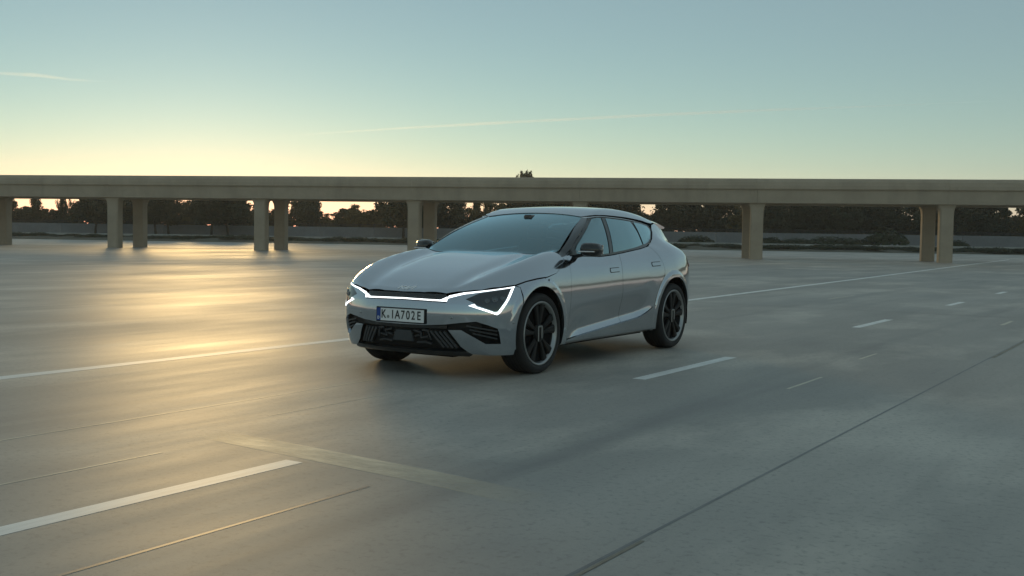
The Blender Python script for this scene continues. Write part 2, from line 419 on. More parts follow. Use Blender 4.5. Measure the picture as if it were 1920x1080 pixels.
def extrude_x(prof, x0, x1):
    n = len(prof); v = [(x, y, z) for x in (x0, x1) for y, z in prof]
    f = [tuple(range(n)), tuple(range(n, 2*n))[::-1]]+[(i, n+i, n+(i+1) % n, (i+1) % n) for i in range(n)]
    return v, f
for x0, x1 in zip(edges[:-1], edges[1:]):
    x0 += .004; x1 -= .004
    v, f = extrude_x([(-.62, 3.80), (-.58, 3.08), (-.2, 3.04), (.45, 3.05), (.55, 3.5), (2.55, 3.5), (2.65, 3.05), (3.3, 3.04), (3.68, 3.08), (3.72, 3.80)], x0, x1)
    mesh_obj('girder', v, f, M['bridge'], bridge)
    # parapet: upright face leaning back into a rounded top
    v, f = extrude_x([(-.70, 3.80), (-.735, 3.85), (-.735, 4.02), (-.70, 4.22), (-.64, 4.34), (-.56, 4.40), (-.48, 4.405), (-.42, 4.36), (-.40, 4.28), (-.40, 3.803)], x0, x1)
    mesh_obj('parapet', v, f, M['bridge'], bridge)
    v, f = extrude_x([(3.96, 3.80), (3.5, 3.803), (3.5, 4.34), (3.56, 4.41), (3.68, 4.42), (3.80, 4.36), (3.9, 4.25), (3.98, 4.05), (4.0, 3.86)], x0, x1)
    mesh_obj('parapet', v, f, M['bridge'], bridge)
    v, f = extrude_x([(-.40, 3.806), (3.5, 3.806), (3.5, 3.90), (-.40, 3.90)], x0, x1)
    mesh_obj('deck_slab', v, f, M['bridge'], bridge)

# ------------------------------------------------------------------ trees and shrubs
def tree_meshes(seed, kind, leaf, nclump, nleaf, lsize, trunk_h=.22):
    """trunk and crown for a tree of unit height"""
    r = random.Random(seed)
    mb = MB(); limbs = []
    lean = Vector((r.uniform(-.04, .04), r.uniform(-.04, .04), 0))
    mb.tube([(0, 0, -.05), Vector((0, 0, trunk_h*.5))+lean*.4, Vector((0, 0, trunk_h))+lean, Vector((0, 0, .55))+lean*2], [.028, .022, .019, .008], 7)
    for k in range(7):
        a = 2*math.pi*k/7+r.uniform(-.4, .4); h0 = r.uniform(trunk_h*.75, .5); ln = r.uniform(.18, .34)
        p0 = Vector((0, 0, h0))+lean*(h0/.3)*.6; p1 = p0+Vector((math.cos(a)*ln*.5, math.sin(a)*ln*.5, ln*.35)); p2 = p0+Vector((math.cos(a)*ln, math.sin(a)*ln, ln*.8+r.uniform(-.03, .06)))
        mb.tube([p0, p1, p2], [.012, .008, .003], 5); limbs.append(p2); limbs.append(p1)
    trunk = mb.mesh('trunk', M['bark'], True)
    v = []; f = []
    cl = [(p+Vector((r.uniform(-.05, .05), r.uniform(-.05, .05), r.uniform(-.02, .08))), r.uniform(.09, .15)) for p in limbs]
    while len(cl) < nclump:
        a = r.uniform(0, 2*math.pi); z = r.uniform(trunk_h+.06, .95); t = (z-trunk_h)/(1-trunk_h)
        w = {'round': .40*math.sin(math.pi*min(1, t*.86+.12))**.7, 'tall': .26*math.sin(math.pi*min(1, t*.88+.1))**.6, 'spread': .5*math.sin(math.pi*min(1, t*.8+.2))**.6}[kind]
        q = w*math.sqrt(r.random())
        cl.append((Vector((math.cos(a)*q, math.sin(a)*q, z)), r.uniform(.06, .13)))
    for c, R_ in cl:
        for _ in range(nleaf):
            d = Vector((r.gauss(0, 1), r.gauss(0, 1), r.gauss(0, .8)))
            p = c+d.normalized()*R_*r.random()**.45
            if p.z > 1.0 or p.z < trunk_h*.8: continue
            nrm = (d.normalized()+Vector((r.uniform(-1, 1), r.uniform(-1, 1), r.uniform(-.4, 1)))).normalized()
            a = nrm.orthogonal().normalized(); b_ = nrm.cross(a); th = r.uniform(0, 6.28); a, b_ = a*math.cos(th)+b_*math.sin(th), b_*math.cos(th)-a*math.sin(th)
            s = lsize*r.uniform(.6, 1.3); n0 = len(v)
            v += [p-a*s, p-b_*s*.5+a*.1*s, p+a*s, p+b_*s*.5]; f.append((n0, n0+1, n0+2, n0+3))
    me = bpy.data.meshes.new('crown'); me.from_pydata([tuple(q) for q in v], [], f); me.update(); me.materials.append(leaf)
    return trunk, me
PROTO = {
    'round': [tree_meshes(s, 'round', M['leaf_dark'], 85, 75, .034) for s in (1, 2, 3)],
    'tall': [tree_meshes(s, 'tall', M['leaf_dark'], 65, 75, .03) for s in (4, 5)],
    'spread': [tree_meshes(s, 'spread', M['leaf_dark'], 90, 75, .034, .26) for s in (6, 7)],
    'warm': [tree_meshes(s, 'round', M['leaf_warm'], 40, 60, .03, .25) for s in (8, 9)],
}
def plant_tree(px, top, Y, base, kind, label, group=None, squash=1.0, name='tree'):
    d = px_dir(px, top); t = Y/d.y; X = d.x*t; ztop = CAM_H+d.z*t; h = ztop-base
    o = empty(name, (X, Y, base), RNG.uniform(0, 6.28))
    tr, cr = RNG.choice(PROTO[kind])
    a = link_mesh('trunk', tr, None, o); b = link_mesh('crown', cr, None, o)
    o.scale = (h*squash, h*squash, h)
    tag(o, label, 'tree', group); PLANTED.append((px, label, o)); return o
PLANTED = []
G1 = 'dark trees in the line behind the viaduct'
L2 = 'low half-lit tree standing in a gap of bright sky behind the viaduct'
L1 = 'dark backlit tree in the dense line of trees behind the viaduct'
def Yt(px, off): X = (px-960)/F_PX*118; return lot_y(X)+off
SKY_GAPS = [(20, 54), (82, 106), (130, 154), (326, 364), (464, 486), (500, 519), (537, 549), (612, 722), (868, 892), (896, 912), (918, 944), (1203, 1232), (1384, 1397), (1692, 1709), (1880, 1925)]
def in_gap(a, b): return any(a < g1 and b > g0 for g0, g1 in SKY_GAPS)
# tall row: as many as fit between the gaps of sky
px = -60
while px < 1990:
    w = RNG.uniform(38, 62)
    if in_gap(px-w*.42, px+w*.42):
        px += 5; continue
    dark = 'round' if RNG.random() < .6 else ('spread' if RNG.random() < .5 else 'tall')
    plant_tree(px, RNG.uniform(350, 362)+px*.010, Yt(px, RNG.uniform(20, 30)), .55, dark, L1, G1, RNG.uniform(.95, 1.15))
    px += w*.52
# slim trees where two gaps lie close together
for (a0, a1), (b0, b1) in zip(SKY_GAPS[:-1], SKY_GAPS[1:]):
    if b0-a1 < 75 and not (a1 > 480 and b0 < 540):
        plant_tree((a1+b0)/2, 358+a1*.01, Yt(a1, 21), .55, 'tall', L1, G1, max(.35, min(.95, (b0-a1)/58)))
        if b0-a1 > 45: plant_tree(a1+(b0-a1)*.25, 364+a1*.01, Yt(a1, 24), .55, 'tall', L1, G1, .5)
plant_tree(4, 358, Yt(4, 22), .55, 'round', L1, G1, .8)
# lower trees that close the foot of the gaps
for g0, g1 in SKY_GAPS:
    x = g0
    while x <= g1:
        plant_tree(x+RNG.uniform(-3, 3), RNG.uniform(382, 396)+x*.012, Yt(x, RNG.uniform(22, 34)), .55, 'warm' if RNG.random() < .45 else 'round', L2, 'low trees in the sky gaps', RNG.uniform(1.0, 1.3))
        x += 17
# back row: a far wood that reads as one mass
def merged(name, parts, mat):
    """one mesh from copies: parts = [(mesh, location, scale, angle)]"""
    V = []; F = []; n0 = 0
    for me, loc, sc, a in parts:
        v = np.empty(len(me.vertices)*3); me.vertices.foreach_get('co', v); v = v.reshape(-1, 3)*np.array(sc)
        c, s_ = math.cos(a), math.sin(a); v = np.stack([v[:, 0]*c-v[:, 1]*s_, v[:, 0]*s_+v[:, 1]*c, v[:, 2]], 1)+np.array(loc)
        f = np.empty(len(me.loops), int); me.loops.foreach_get('vertex_index', f); V.append(v); F.append(f.reshape(-1, 4)+n0); n0 += len(v)
    return mesh_obj(name, np.concatenate(V).tolist(), np.concatenate(F).tolist(), mat)
WOOD = [tree_meshes(s_, 'round', M['leaf_dark'], 45, 40, .045, .05)[1] for s_ in (31, 32, 33)]
x = -70; parts = []
while x < 2000:
    top = RNG.uniform(390, 402)+x*.012; Y = Yt(x, RNG.uniform(36, 44)); d = px_dir(x, top); t = Y/d.y; h = CAM_H+d.z*t-.6
    parts.append((RNG.choice(WOOD), (d.x*t, Y, .6), (h*1.35, h*1.35, h), RNG.uniform(0, 6.28))); x += RNG.uniform(22, 32)
tag(merged('distant_wood', parts, M['leaf_dark']), 'low dark mass of woodland far behind the wall and viaduct', 'wood', kind='stuff')
# trees in front of the wall, trunks showing
for i, (x, top, kind, lb) in enumerate(((178, 352, 'spread', 'dark tree with its trunk showing just left of the second column pair'), (292, 353, 'spread', 'dark tree whose thin trunk shows against the wall right of the second column pair'), (316, 356, 'tall', 'slender dark tree with a thin trunk before the wall, next to a leaning one'),
        (396, 353, 'round', 'dark tree with a bare trunk before the wall, midway between two column pairs'), (428, 352, 'spread', 'broad dark tree with forked trunk before the wall, left of the third column pair'),
        (757, 352, 'spread', 'dark tree with spreading limbs just left of the column pair beside the car'))):
    plant_tree(x, top, Yt(x, 13.5), .5, kind, lb, None, 1.1)
tall = plant_tree(987, 319, Yt(987, 45), .6, 'tall', 'tall tree whose crown tip alone rises above the viaduct parapet', None, .62)
for x, top, lb in ((905, 378, 'warm brown half-bare tree glowing under the viaduct above the bonnet line'), (935, 380, 'small warm tree right of another one above the windscreen, under the viaduct'), (668, 383, 'warm sunlit tree in the wide sky gap left of the car'), (1390, 384, 'warm tree glimpsed left of the column pair behind the car')):
    plant_tree(x, top, Yt(x, 19), .55, 'warm', lb, None, 1.0)
# shrubs
def shrub_mesh(seed, n=700, ls=.11):
    r = random.Random(seed); v = []; f = []
    for _ in range(n):
        a = r.uniform(0, 6.28); q = math.sqrt(r.random()); z = (1-q*q)**.5*r.random()**.4*r.uniform(.7, 1.05)
        p = Vector((math.cos(a)*q, math.sin(a)*q, z)); nrm = (p+Vector((r.uniform(-.6, .6), r.uniform(-.6, .6), r.uniform(0, .8)))).normalized()
        u1 = nrm.orthogonal().normalized(); u2 = nrm.cross(u1); s = ls*r.uniform(.6, 1.3); n0 = len(v)
        v += [p-u1*s, p-u2*s*.6, p+u1*s, p+u2*s*.6]; f.append((n0, n0+1, n0+2, n0+3))
    me = bpy.data.meshes.new('foliage'); me.from_pydata([tuple(q) for q in v], [], f); me.update(); me.materials.append(M['leaf_shrub']); return me
SHR = [shrub_mesh(s) for s in (21, 22, 23)]
def shrub(px, Yo, w, h, base, label, group=None):
    d = px_dir(px, 455); Y = Yt(px, Yo); X = d.x*Y/d.y
    o = link_mesh('shrub', RNG.choice(SHR), None); o.location = (X, Y, base); o.scale = (w, w*.8, h); o.rotation_euler = (0, 0, RNG.uniform(0, 6))
    tag(o, label, 'shrub', group); return o
for x, w, h, lb in ((1446, 1.5, .85, 'rounded shrub right of the column pair behind the car, nearest the columns'), (1492, 2.2, .75, 'wide low shrub before the wall, right of the rounded one'), (1556, 3.2, 1.0, 'widest dark shrub mound before the wall on the right'),
        (1605, 2.0, .85, 'shrub adjoining the widest mound before the wall'), (1660, 2.3, 1.75, 'tallest shrub before the wall, left of the right-hand column pair'), (1792, 1.3, .8, 'small shrub just right of the right-hand column pair'), (1305, 1.9, .9, 'low shrub before the wall right behind the car roof end')):
    shrub(x, 11, w, h, .45, lb)
x = -40; parts = []
while x < 1960:
    d = px_dir(x, 455); Y = Yt(x, RNG.uniform(2.5, 6)); w = RNG.uniform(.9, 1.7)
    parts.append((RNG.choice(SHR), (d.x*Y/d.y, Y, RNG.uniform(.1, .28)), (w, w*.8, RNG.uniform(.28, .5)), RNG.uniform(0, 6))); x += RNG.uniform(12, 22)
tag(merged('ground_cover', parts, M['leaf_shrub']), 'low dark planting along the bank at the far edge of the apron', 'ground cover', kind='stuff')
# which tree is which: by the bay of the viaduct it stands in and its order there
BAYS = [(-999, 10, 'left of the leftmost column'), (10, 240, 'between leftmost column and second pair'), (240, 508, 'between second and third column pairs'), (508, 790, 'between third column pair and the pair beside the bonnet'),
        (790, 1410, 'directly behind the car'), (1410, 1755, 'between the two column pairs right of the car'), (1755, 9999, 'right of the rightmost column pair')]
ORD = ['leftmost', 'second', 'third', 'fourth', 'fifth', 'sixth', 'seventh', 'eighth', 'ninth', 'tenth', 'eleventh', 'twelfth', 'thirteenth', 'fourteenth', 'fifteenth', 'sixteenth', 'seventeenth', 'eighteenth', 'nineteenth', 'twentieth']
for key, word in ((L1, 'tall dark tree'), (L2, 'low half-lit tree')):
    for a, b, phrase in BAYS:
        run = sorted([(p_, o_) for p_, lb_, o_ in PLANTED if lb_ == key and a <= p_ < b], key=lambda q: q[0])
        for k, (p_, o_) in enumerate(run):
            o_['label'] = (ORD[k]+' '+word if k == 0 else ORD[k]+' '+word+' from left')+' '+phrase

# ------------------------------------------------------------------ contrails high in the sky
def contrail_material(den):
    m, n, l, b = new_mat('ice_cloud'); out = n['Material Output']; n.remove(b)
    v = n.new('ShaderNodeVolumeScatter'); v.inputs['Color'].default_value = (1, .99, .96, 1); v.inputs['Density'].default_value = den; v.inputs['Anisotropy'].default_value = .72
    l.new(v.outputs[0], out.inputs['Volume']); return m
def contrail(pts, wpx, label, den, ta):
    Y = 9000; P = []
    for q in pts:
        d = px_dir(*q); t = Y/d.y; P.append(Vector((0, 0, CAM_H))+d*t)
    dense = [P[i].lerp(P[i+1], k/6) for i in range(len(P)-1) for k in range(6)]+[P[-1]]
    nd = len(dense); o = MB().tube(dense, [wpx/F_PX*Y/2*max(.04, min(1, 3*k/nd, ta*(nd-1-k)/nd))*RNG.uniform(.85, 1.1) for k in range(nd)], 10).build('contrail', contrail_material(den), None, True)
    tag(o, label, 'contrail')
contrail([(430, 263), (560, 253), (760, 240), (960, 229), (1200, 217), (1420, 207), (1620, 200), (1800, 192), (2000, 185)], 6, 'long thin pale contrail rising gently to the right above the viaduct', .009, 2.5)
contrail([(-80, 130), (-10, 137), (70, 141), (130, 149), (190, 153), (270, 153)], 8, 'short bent wisp of contrail at the left edge of the sky', .0045, 1.6)

# ------------------------------------------------------------------ thin evening haze over the whole site
def haze_material():
    m, n, l, b = new_mat('evening_haze'); n.remove(b); out = n['Material Output']
    v = n.new('ShaderNodeVolumePrincipled'); v.inputs['Color'].default_value = (.93, .95, .92, 1); v.inputs['Density'].default_value = .0006; v.inputs['Anisotropy'].default_value = .45
    l.new(v.outputs[0], out.inputs['Volume']); return m
tag(MB().box((0, 60, 7), (420, 320, 16.5)).build('haze', haze_material()), 'thin pale evening haze over the whole site', 'haze', kind='stuff')

# ------------------------------------------------------------------ the car's body as a smooth solid (car frame: x to its left, y back from the front axle, z up)
def pchip(xs, ys):
    xs = np.array(xs, float); ys = np.array(ys, float)
    h = np.diff(xs); d = np.diff(ys)/h
    m = np.zeros_like(xs)
    s = d[:-1]*d[1:] > 0
    w1 = 2*h[1:]+h[:-1]; w2 = h[1:]+2*h[:-1]
    with np.errstate(divide='ignore', invalid='ignore'):
        hm = (w1+w2)/(w1/d[:-1]+w2/d[1:])
    m[1:-1] = np.where(s, hm, 0); m[0] = d[0]; m[-1] = d[-1]
    def f(x):
        x = np.asarray(x, float)
        i = np.clip(np.searchsorted(xs, x)-1, 0, len(h)-1)
        t = (np.clip(x, xs[0], xs[-1])-xs[i])/h[i]
        y = ((1+2*t)*(1-t)**2*ys[i]+t*(1-t)**2*h[i]*m[i]+t*t*(3-2*t)*ys[i+1]+t*t*(t-1)*h[i]*m[i+1])
        y = y+np.where(x < xs[0], (x-xs[0])*m[0], 0)+np.where(x > xs[-1], (x-xs[-1])*m[-1], 0)
        return y
    return f
def tab(*p): return pchip([a for a, b in p], [b for a, b in p])
def sstep(a, b, x):
    t = np.clip((x-a)/(b-a), 0, 1); return t*t*(3-2*t)
def smax(a, b, k):
    h = np.maximum(k-np.abs(a-b), 0)/k
    return np.maximum(a, b)+h*h*k*.25
def smin(a, b, k): return -smax(-a, -b, k)

AXF, AXR, HUBZ, TYR = 0.0, 2.9, 0.365, 0.365
ARCHES = ((-.03, .372), (2.865, .365))
PLAN = tab((-.9, .90), (-.6, .925), (-.35, .935), (0, .942), (.45, .926), (.9, .916), (1.6, .914), (2.2, .922), (2.6, .94), (2.9, .945), (3.2, .925), (3.5, .865), (3.9, .80))
SECT = tab((-.55, -.085), (-.45, -.045), (-.3, -.018), (-.15, -.004), (0, 0), (.1, -.003), (.2, -.012), (.3, -.032), (.4, -.07), (.5, -.13))
GC = tab((.16, -.78), (.2, -.805), (.3, -.84), (.455, -.871), (.55, -.872), (.64, -.862), (.69, -.848), (.735, -.832), (.8, -.80))
GP = tab((0, 0), (.2, .006), (.4, .035), (.6, .10), (.75, .175), (.85, .255), (.92, .34), (1.0, .5))
HC = tab((-1., .69), (-.85, .747), (-.78, .772), (-.6, .846), (-.4, .911), (-.1, .985), (.2, 1.046), (.42, 1.077), (.6, 1.085), (.9, 1.062), (1.3, 1.06), (1.5, 1.08), (2.0, 1.128), (2.35, 1.165), (2.6, 1.185), (3.0, 1.172), (3.3, 1.125), (3.6, 1.06), (3.9, .97))
def HXI(x): return -.020*np.exp(-((x-.55)/.11)**2)+.028*np.exp(-((x-.77)/.12)**2)
def HXO(x): return -3.2*np.clip(x-.80, 0, 1)**2
HS = tab((-.9, .80), (-.6, .87), (0, 1.0), (3, 1.0))
RC = tab((.2, 3.62), (.35, 3.745), (.5, 3.80), (.7, 3.82), (.9, 3.79), (1.0, 3.75), (1.08, 3.68), (1.2, 3.52))
RP = tab((0, 0), (.4, -.02), (.6, -.06), (.75, -.17), (.85, -.29), (.95, -.5))
TC = tab((1.1, 1.44), (1.3, 1.49), (1.6, 1.54), (1.9, 1.555), (2.2, 1.545), (2.6, 1.507), (2.9, 1.465), (3.2, 1.412), (3.4, 1.37))
BW = tab((.3, .80), (.6, .815), (1, .832), (1.5, .835), (2, .825), (2.5, .79), (3, .72), (3.4, .62), (3.8, .48))
def half_width(y, z):
    zm = .605+.028*y
    w = PLAN(y)+SECT(z-zm)
    zs = .272+.0783*(y-.471)
    zs = zs+.30*np.clip(y-1.95, 0, .6)**2*1.6
    t = (z-zs)/.062
    tc_ = np.clip(t/1.25, 0, 1)
    ramp = (1-(1-tc_)**2)*(1-sstep(1.1, 5.2, t))
    w = w-.040*ramp*sstep(.42, .8, y)*(1-sstep(1.95, 2.42, y))
    for cy, cz in ARCHES:
        r = np.sqrt((y-cy)**2+(z-cz)**2)
        w = w+.014*(1-sstep(.475, .505, r))
    return w
def f_low(x, y, z):
    fs = x-half_width(y, z)
    fg = GC(z)+GP(x)-y
    hood = 1-sstep(.45, .8, y)
    amp = .6+.4*sstep(-.8, -.1, y)
    xs = x/HS(y)
    H = HC(y)+hood*(HXI(xs)*amp+HXO(xs))
    ft = (z-H)*.93
    fr = y-(RC(z)+RP(x))
    m = smax(fs, fg, .10)
    m = smax(m, fr, .12)
    k = .035+.075*sstep(-.75, -.35, y)
    m = smax(m, ft, k)
    return smax(m, .195+.03*sstep(-.3, .3, y)-z, .03)
def f_top(x, y, z):
    gw = (z-(1.077+.4148*(y-.407-.22*x*x)+.035*np.sin(np.clip((y-.407)/.94, 0, 1)*np.pi)))*.92
    gr = (z-(TC(y)-.06*x*x))*.98
    gs = (x-(BW(y)-(z-1.06)*.36+.022*(1-((z-1.25)/.2)**2)))*.92
    ge = (y-(3.27+(1.385-z)*1.35-.16*x*x))*.6
    m = smax(gw, gr, .05)
    m = smax(m, gs, .06)
    m = smax(m, ge, .05)
    return np.maximum(m, .8-z)
def f_body(P):
    x = np.abs(P[:, 0]); y = P[:, 1]; z = P[:, 2]
    a = f_low(x, y, z); b = f_top(x, y, z)
    k = .02+.13*sstep(2.45, 2.9, y)
    return smin(a, b, k)
def cast(O, D, t0, t1, n=160, it=22):
    """first outside->inside crossing along O+t*D, t from t0 to t1"""
    O = np.asarray(O, float); D = np.asarray(D, float)
    ts = np.linspace(t0, t1, n); N = len(O)
    hit = np.full(N, np.nan); act = np.ones(N, bool); prev = np.full(N, t0)
    for t in ts[1:]:
        idx = np.where(act)[0]
        if len(idx) == 0: break
        ins = f_body(O[idx]+D[idx]*t) < 0
        hit[idx[ins]] = t; act[idx[ins]] = False
    ok = ~np.isnan(hit); step = ts[1]-ts[0]
    lo = hit-step; hi = hit.copy(); hit2 = hit.copy()
    lo = np.where(ok, lo, 0); hi = np.where(ok, hi, 0)
    for _ in range(it):
        mid = .5*(lo+hi)
        ins = f_body(O+D*mid[:, None]) < 0
        hi = np.where(ins, mid, hi); lo = np.where(ins, lo, mid)
    return O+D*hi[:, None], ok
def grad(P, e=.004):
    g = np.stack([f_body(P+np.eye(3)[i]*e)-f_body(P-np.eye(3)[i]*e) for i in range(3)], 1)
    return g/np.maximum(np.linalg.norm(g, axis=1), 1e-9)[:, None]

# ------------------------------------------------------------------ panels cut from that solid
class Side:            # looking at the car's left flank: uv = (y, z)
    def uv(s, P): return P[:, 1:3].copy()
    def ray(s, q): return np.stack([np.full(len(q), 1.5), q[:, 0], q[:, 1]], 1), np.tile([-1., 0, 0], (len(q), 1)), 0, 1.45
class Plan:            # from above: uv = (x, y)
    def uv(s, P): return P[:, :2].copy()
    def ray(s, q): return np.stack([q[:, 0], q[:, 1], np.full(len(q), 2.)], 1), np.tile([0., 0, -1], (len(q), 1)), 0, 1.6
class Round:           # rays towards a vertical axis: uv = (angle*R, z)
    def __init__(s, yc, sign, R=.9): s.yc, s.sg, s.R = yc, sign, R
    def uv(s, P): return np.stack([np.arctan2(P[:, 0], (s.yc-P[:, 1])*s.sg)*s.R, P[:, 2]], 1)
    def ray(s, q):
        a = q[:, 0]/s.R; d = np.stack([np.sin(a), -np.cos(a)*s.sg, np.zeros(len(a))], 1)
        O = d*2.2; O[:, 1] += s.yc; O[:, 2] = q[:, 1]
        return O, -d, 0, 2.1
class Barrel:          # rays towards a lengthwise axis: uv = (y, angle*R)
    def __init__(s, zc, R=.7): s.zc, s.R = zc, R
    def uv(s, P): return np.stack([P[:, 1], np.arctan2(P[:, 0], P[:, 2]-s.zc)*s.R], 1)
    def ray(s, q):
        a = q[:, 1]/s.R; d = np.stack([np.sin(a), np.zeros(len(a)), np.cos(a)], 1)
        O = d*1.9; O[:, 1] = q[:, 0]; O[:, 2] += s.zc
        return O, -d, 0, 1.85
SIDE, PLANV, FRONT, REAR, HOODV, ROOFV = Side(), Plan(), Round(.2, 1), Round(2.7, -1), Barrel(.3), Barrel(.6)
def pip(q, poly):
    x, y = q[:, 0], q[:, 1]; r = np.zeros(len(q), bool); n = len(poly)
    for i in range(n):
        x0, y0 = poly[i]; x1, y1 = poly[(i+1) % n]
        if y0 == y1: continue
        c = (y0 > y) != (y1 > y); r ^= c & (x < (x1-x0)*(y-y0)/(y1-y0)+x0)
    return r
def densify(poly, step):
    out = []; n = len(poly)
    for i in range(n):
        a, b = poly[i], poly[(i+1) % n]; k = max(1, int(math.ceil(np.linalg.norm(b-a)/step)))
        for j in range(k): out.append(a+(b-a)*j/k)
    return np.array(out)
def inset_poly(p, d):
    if d == 0: return p
    area = .5*np.sum(p[:, 0]*np.roll(p[:, 1], -1)-np.roll(p[:, 0], -1)*p[:, 1]); sg = 1 if area > 0 else -1
    e = np.roll(p, -1, 0)-p; e /= np.maximum(np.linalg.norm(e, axis=1), 1e-9)[:, None]
    nrm = np.stack([-e[:, 1], e[:, 0]], 1)*sg; pn = np.roll(nrm, 1, 0)
    m = nrm+pn; m /= np.maximum(np.linalg.norm(m, axis=1), 1e-6)[:, None]
    k = 1/np.maximum((m*nrm).sum(1), .5)
    return p+m*(d*k)[:, None]
def mirrored(half):
    """half outline from the centre line over the car's left back to the centre line -> closed symmetric outline"""
    h = [tuple(p) for p in half]; o = [(-x, y, z) for x, y, z in h[::-1] if abs(x) > 1e-4]
    return h+o
PANEL_CACHE = {}
def panel(name, view, outline, parent, mat, grid=.022, inset=.0025, offset=0.0, depth=.014, both=False, edge=None):
    """a sheet of the body inside the outline (3-D points near the surface), with folded-in edges; both=True adds the mirror twin"""
    P = np.array(outline, float); q = view.uv(P)
    q = inset_poly(densify(q, edge or grid), inset)
    lo, hi = q.min(0), q.max(0); g = grid
    X, Y = np.meshgrid(np.arange(lo[0]+g*.5, hi[0], g), np.arange(lo[1]+g*.5, hi[1], g)); X[1::2] += g*.5
    c = np.stack([X.ravel(), Y.ravel()], 1); c = c[pip(c, q)]
    if len(c):
        d = np.full(len(c), 9.)
        for a, b in zip(q, np.roll(q, -1, 0)):
            ab = b-a; t = np.clip(((c-a)@ab)/max(ab@ab, 1e-12), 0, 1); d = np.minimum(d, np.linalg.norm(c-a-t[:, None]*ab, axis=1))
        c = c[d > g*.45]
    nb = len(q); allq = np.concatenate([q, c]) if len(c) else q
    vs_, _, fs_, ov, _, _ = delaunay_2d_cdt([Vector(p) for p in allq], [(i, (i+1) % nb) for i in range(nb)], [], 1, 1e-6)
    U = np.array([tuple(v) for v in vs_]); T = [tuple(f) for f in fs_]
    cen = np.array([U[list(f)].mean(0) for f in T]); keep = pip(cen, q); T = [f for f, k in zip(T, keep) if k]
    O, D, t0, t1 = view.ray(U)
    H, ok = cast(O, D, t0, t1)
    if not ok.all():
        # rays that just miss: pull them to the nearest hit
        good = np.where(ok)[0]
        for i in np.where(~ok)[0]:
            j = good[np.argmin(np.linalg.norm(U[good]-U[i], axis=1))]; H[i] = H[j]
    N = grad(H); H = H+N*offset
    T2 = []
    for f in T:
        a, b, c_ = H[f[0]], H[f[1]], H[f[2]]; nn = np.cross(b-a, c_-a)
        if np.linalg.norm(nn) < 1e-12: continue
        T2.append(f if nn@(N[f[0]]+N[f[1]]+N[f[2]]) > 0 else f[::-1])
    # border loops for the folded edge
    cnt = {}
    for f in T2:
        for a, b in zip(f, f[1:]+f[:1]): cnt[(a, b)] = 1
    border = [(a, b) for (a, b) in cnt if (b, a) not in cnt]
    V = [tuple(p) for p in H]; NN = [tuple(n_) for n_ in N]; F = list(T2); idx = {}
    if depth > 0:
        for a, b in border:
            e = H[b]-H[a]; on = np.cross(e, N[a]); L_ = np.linalg.norm(on)
            if L_ < 1e-9: continue
            on = tuple(on/L_); n0 = len(V)
            V += [tuple(H[a]), tuple(H[b]), tuple(H[b]-N[b]*depth), tuple(H[a]-N[a]*depth)]; NN += [on]*4
            F.append((n0+1, n0, n0+3, n0+2))
    def make(sx):
        me = bpy.data.meshes.new(name)
        v = [(p[0]*sx, p[1], p[2]) for p in V]; f = F if sx > 0 else [t[::-1] for t in F]; nn = [(p[0]*sx, p[1], p[2]) for p in NN]
        me.from_pydata(v, [], f); me.update()
        me.polygons.foreach_set('use_smooth', [True]*len(me.polygons))
        me.normals_split_custom_set_from_vertices(nn)
        return link_mesh(name, me, mat, parent)
    o = make(1)
    return (o, make(-1)) if both else o
def on_side(pts): return [(0.9, y, z) for y, z in pts]
def on_plan(pts): return [(x, y, 1.) for x, y in pts]
def surf(view, pts):
    """3-D points and normals on the body for uv-defining points"""
    q = view.uv(np.array(pts, float)); O, D, a, b = view.ray(q); H, ok = cast(O, D, a, b); return H, grad(H)
def arc(cy, cz, r, a0, a1, n=22): return [(cy+r*math.cos(math.radians(a0+(a1-a0)*i/n)), cz+r*math.sin(math.radians(a0+(a1-a0)*i/n))) for i in range(n+1)]

# ------------------------------------------------------------------ the car
car = empty('car', (LANE_X, LANE_Y, 0), -YAW)
tag(car, 'grey metallic five-door electric crossover with lit angular front lights, driving on the apron', 'car')
PA = M['paint']
(AFy, AFz, AFr), (ARy, ARz, ARr) = (-.03, .372, .42), (2.865, .365, .432)
# bonnet: from the centre of its lip, along the lamp tops, over the arch and back to the screen
hood_edge = [(.0, -.828, .742), (.22, -.820, .742), (.436, -.788, .740), (.577, -.731, .757), (.72, -.66, .776), (.82, -.55, .795), (.882, -.397, .812), (.900, -.255, .840), (.914, -.096, .860), (.917, .10, .872), (.912, .28, .905), (.89, .42, .965), (.86, .50, 1.01), (.80, .50, 1.045), (.70, .455, 1.06), (.5, .415, 1.07), (.25, .395, 1.075), (.0, .385, 1.077)]
panel('bonnet', HOODV, mirrored(hood_edge), car, PA, .024, inset=.0009)
# front bumper with the two lower fins
fb = [(0, -.83, .668), (.25, -.83, .664), (.44, -.80, .660), (.462, -.79, .722), (.577, -.731, .752), (.72, -.66, .771), (.82, -.55, .790), (.880, -.400, .806), (.905, -.345, .79)]
fb += [(.94, y, z) for y, z in arc(AFy, AFz, AFr, 140, 196, 12)] + [(.92, -.436, .25), (.90, -.435, .205), (.75, -.60, .205), (.64, -.70, .215), (.609, -.719, .236), (.558, -.751, .281), (.532, -.773, .327), (.468, -.817, .425), (.582, -.777, .429), (.762, -.660, .312), (.857, -.575, .312), (.856, -.604, .41), (.848, -.615, .441), (.787, -.671, .471), (.701, -.725, .500), (.58, -.78, .487), (.45, -.824, .468), (.265, -.859, .455), (0, -.871, .452)]
bumper = panel('front_bumper', FRONT, mirrored(fb), car, PA, .02, depth=.03)
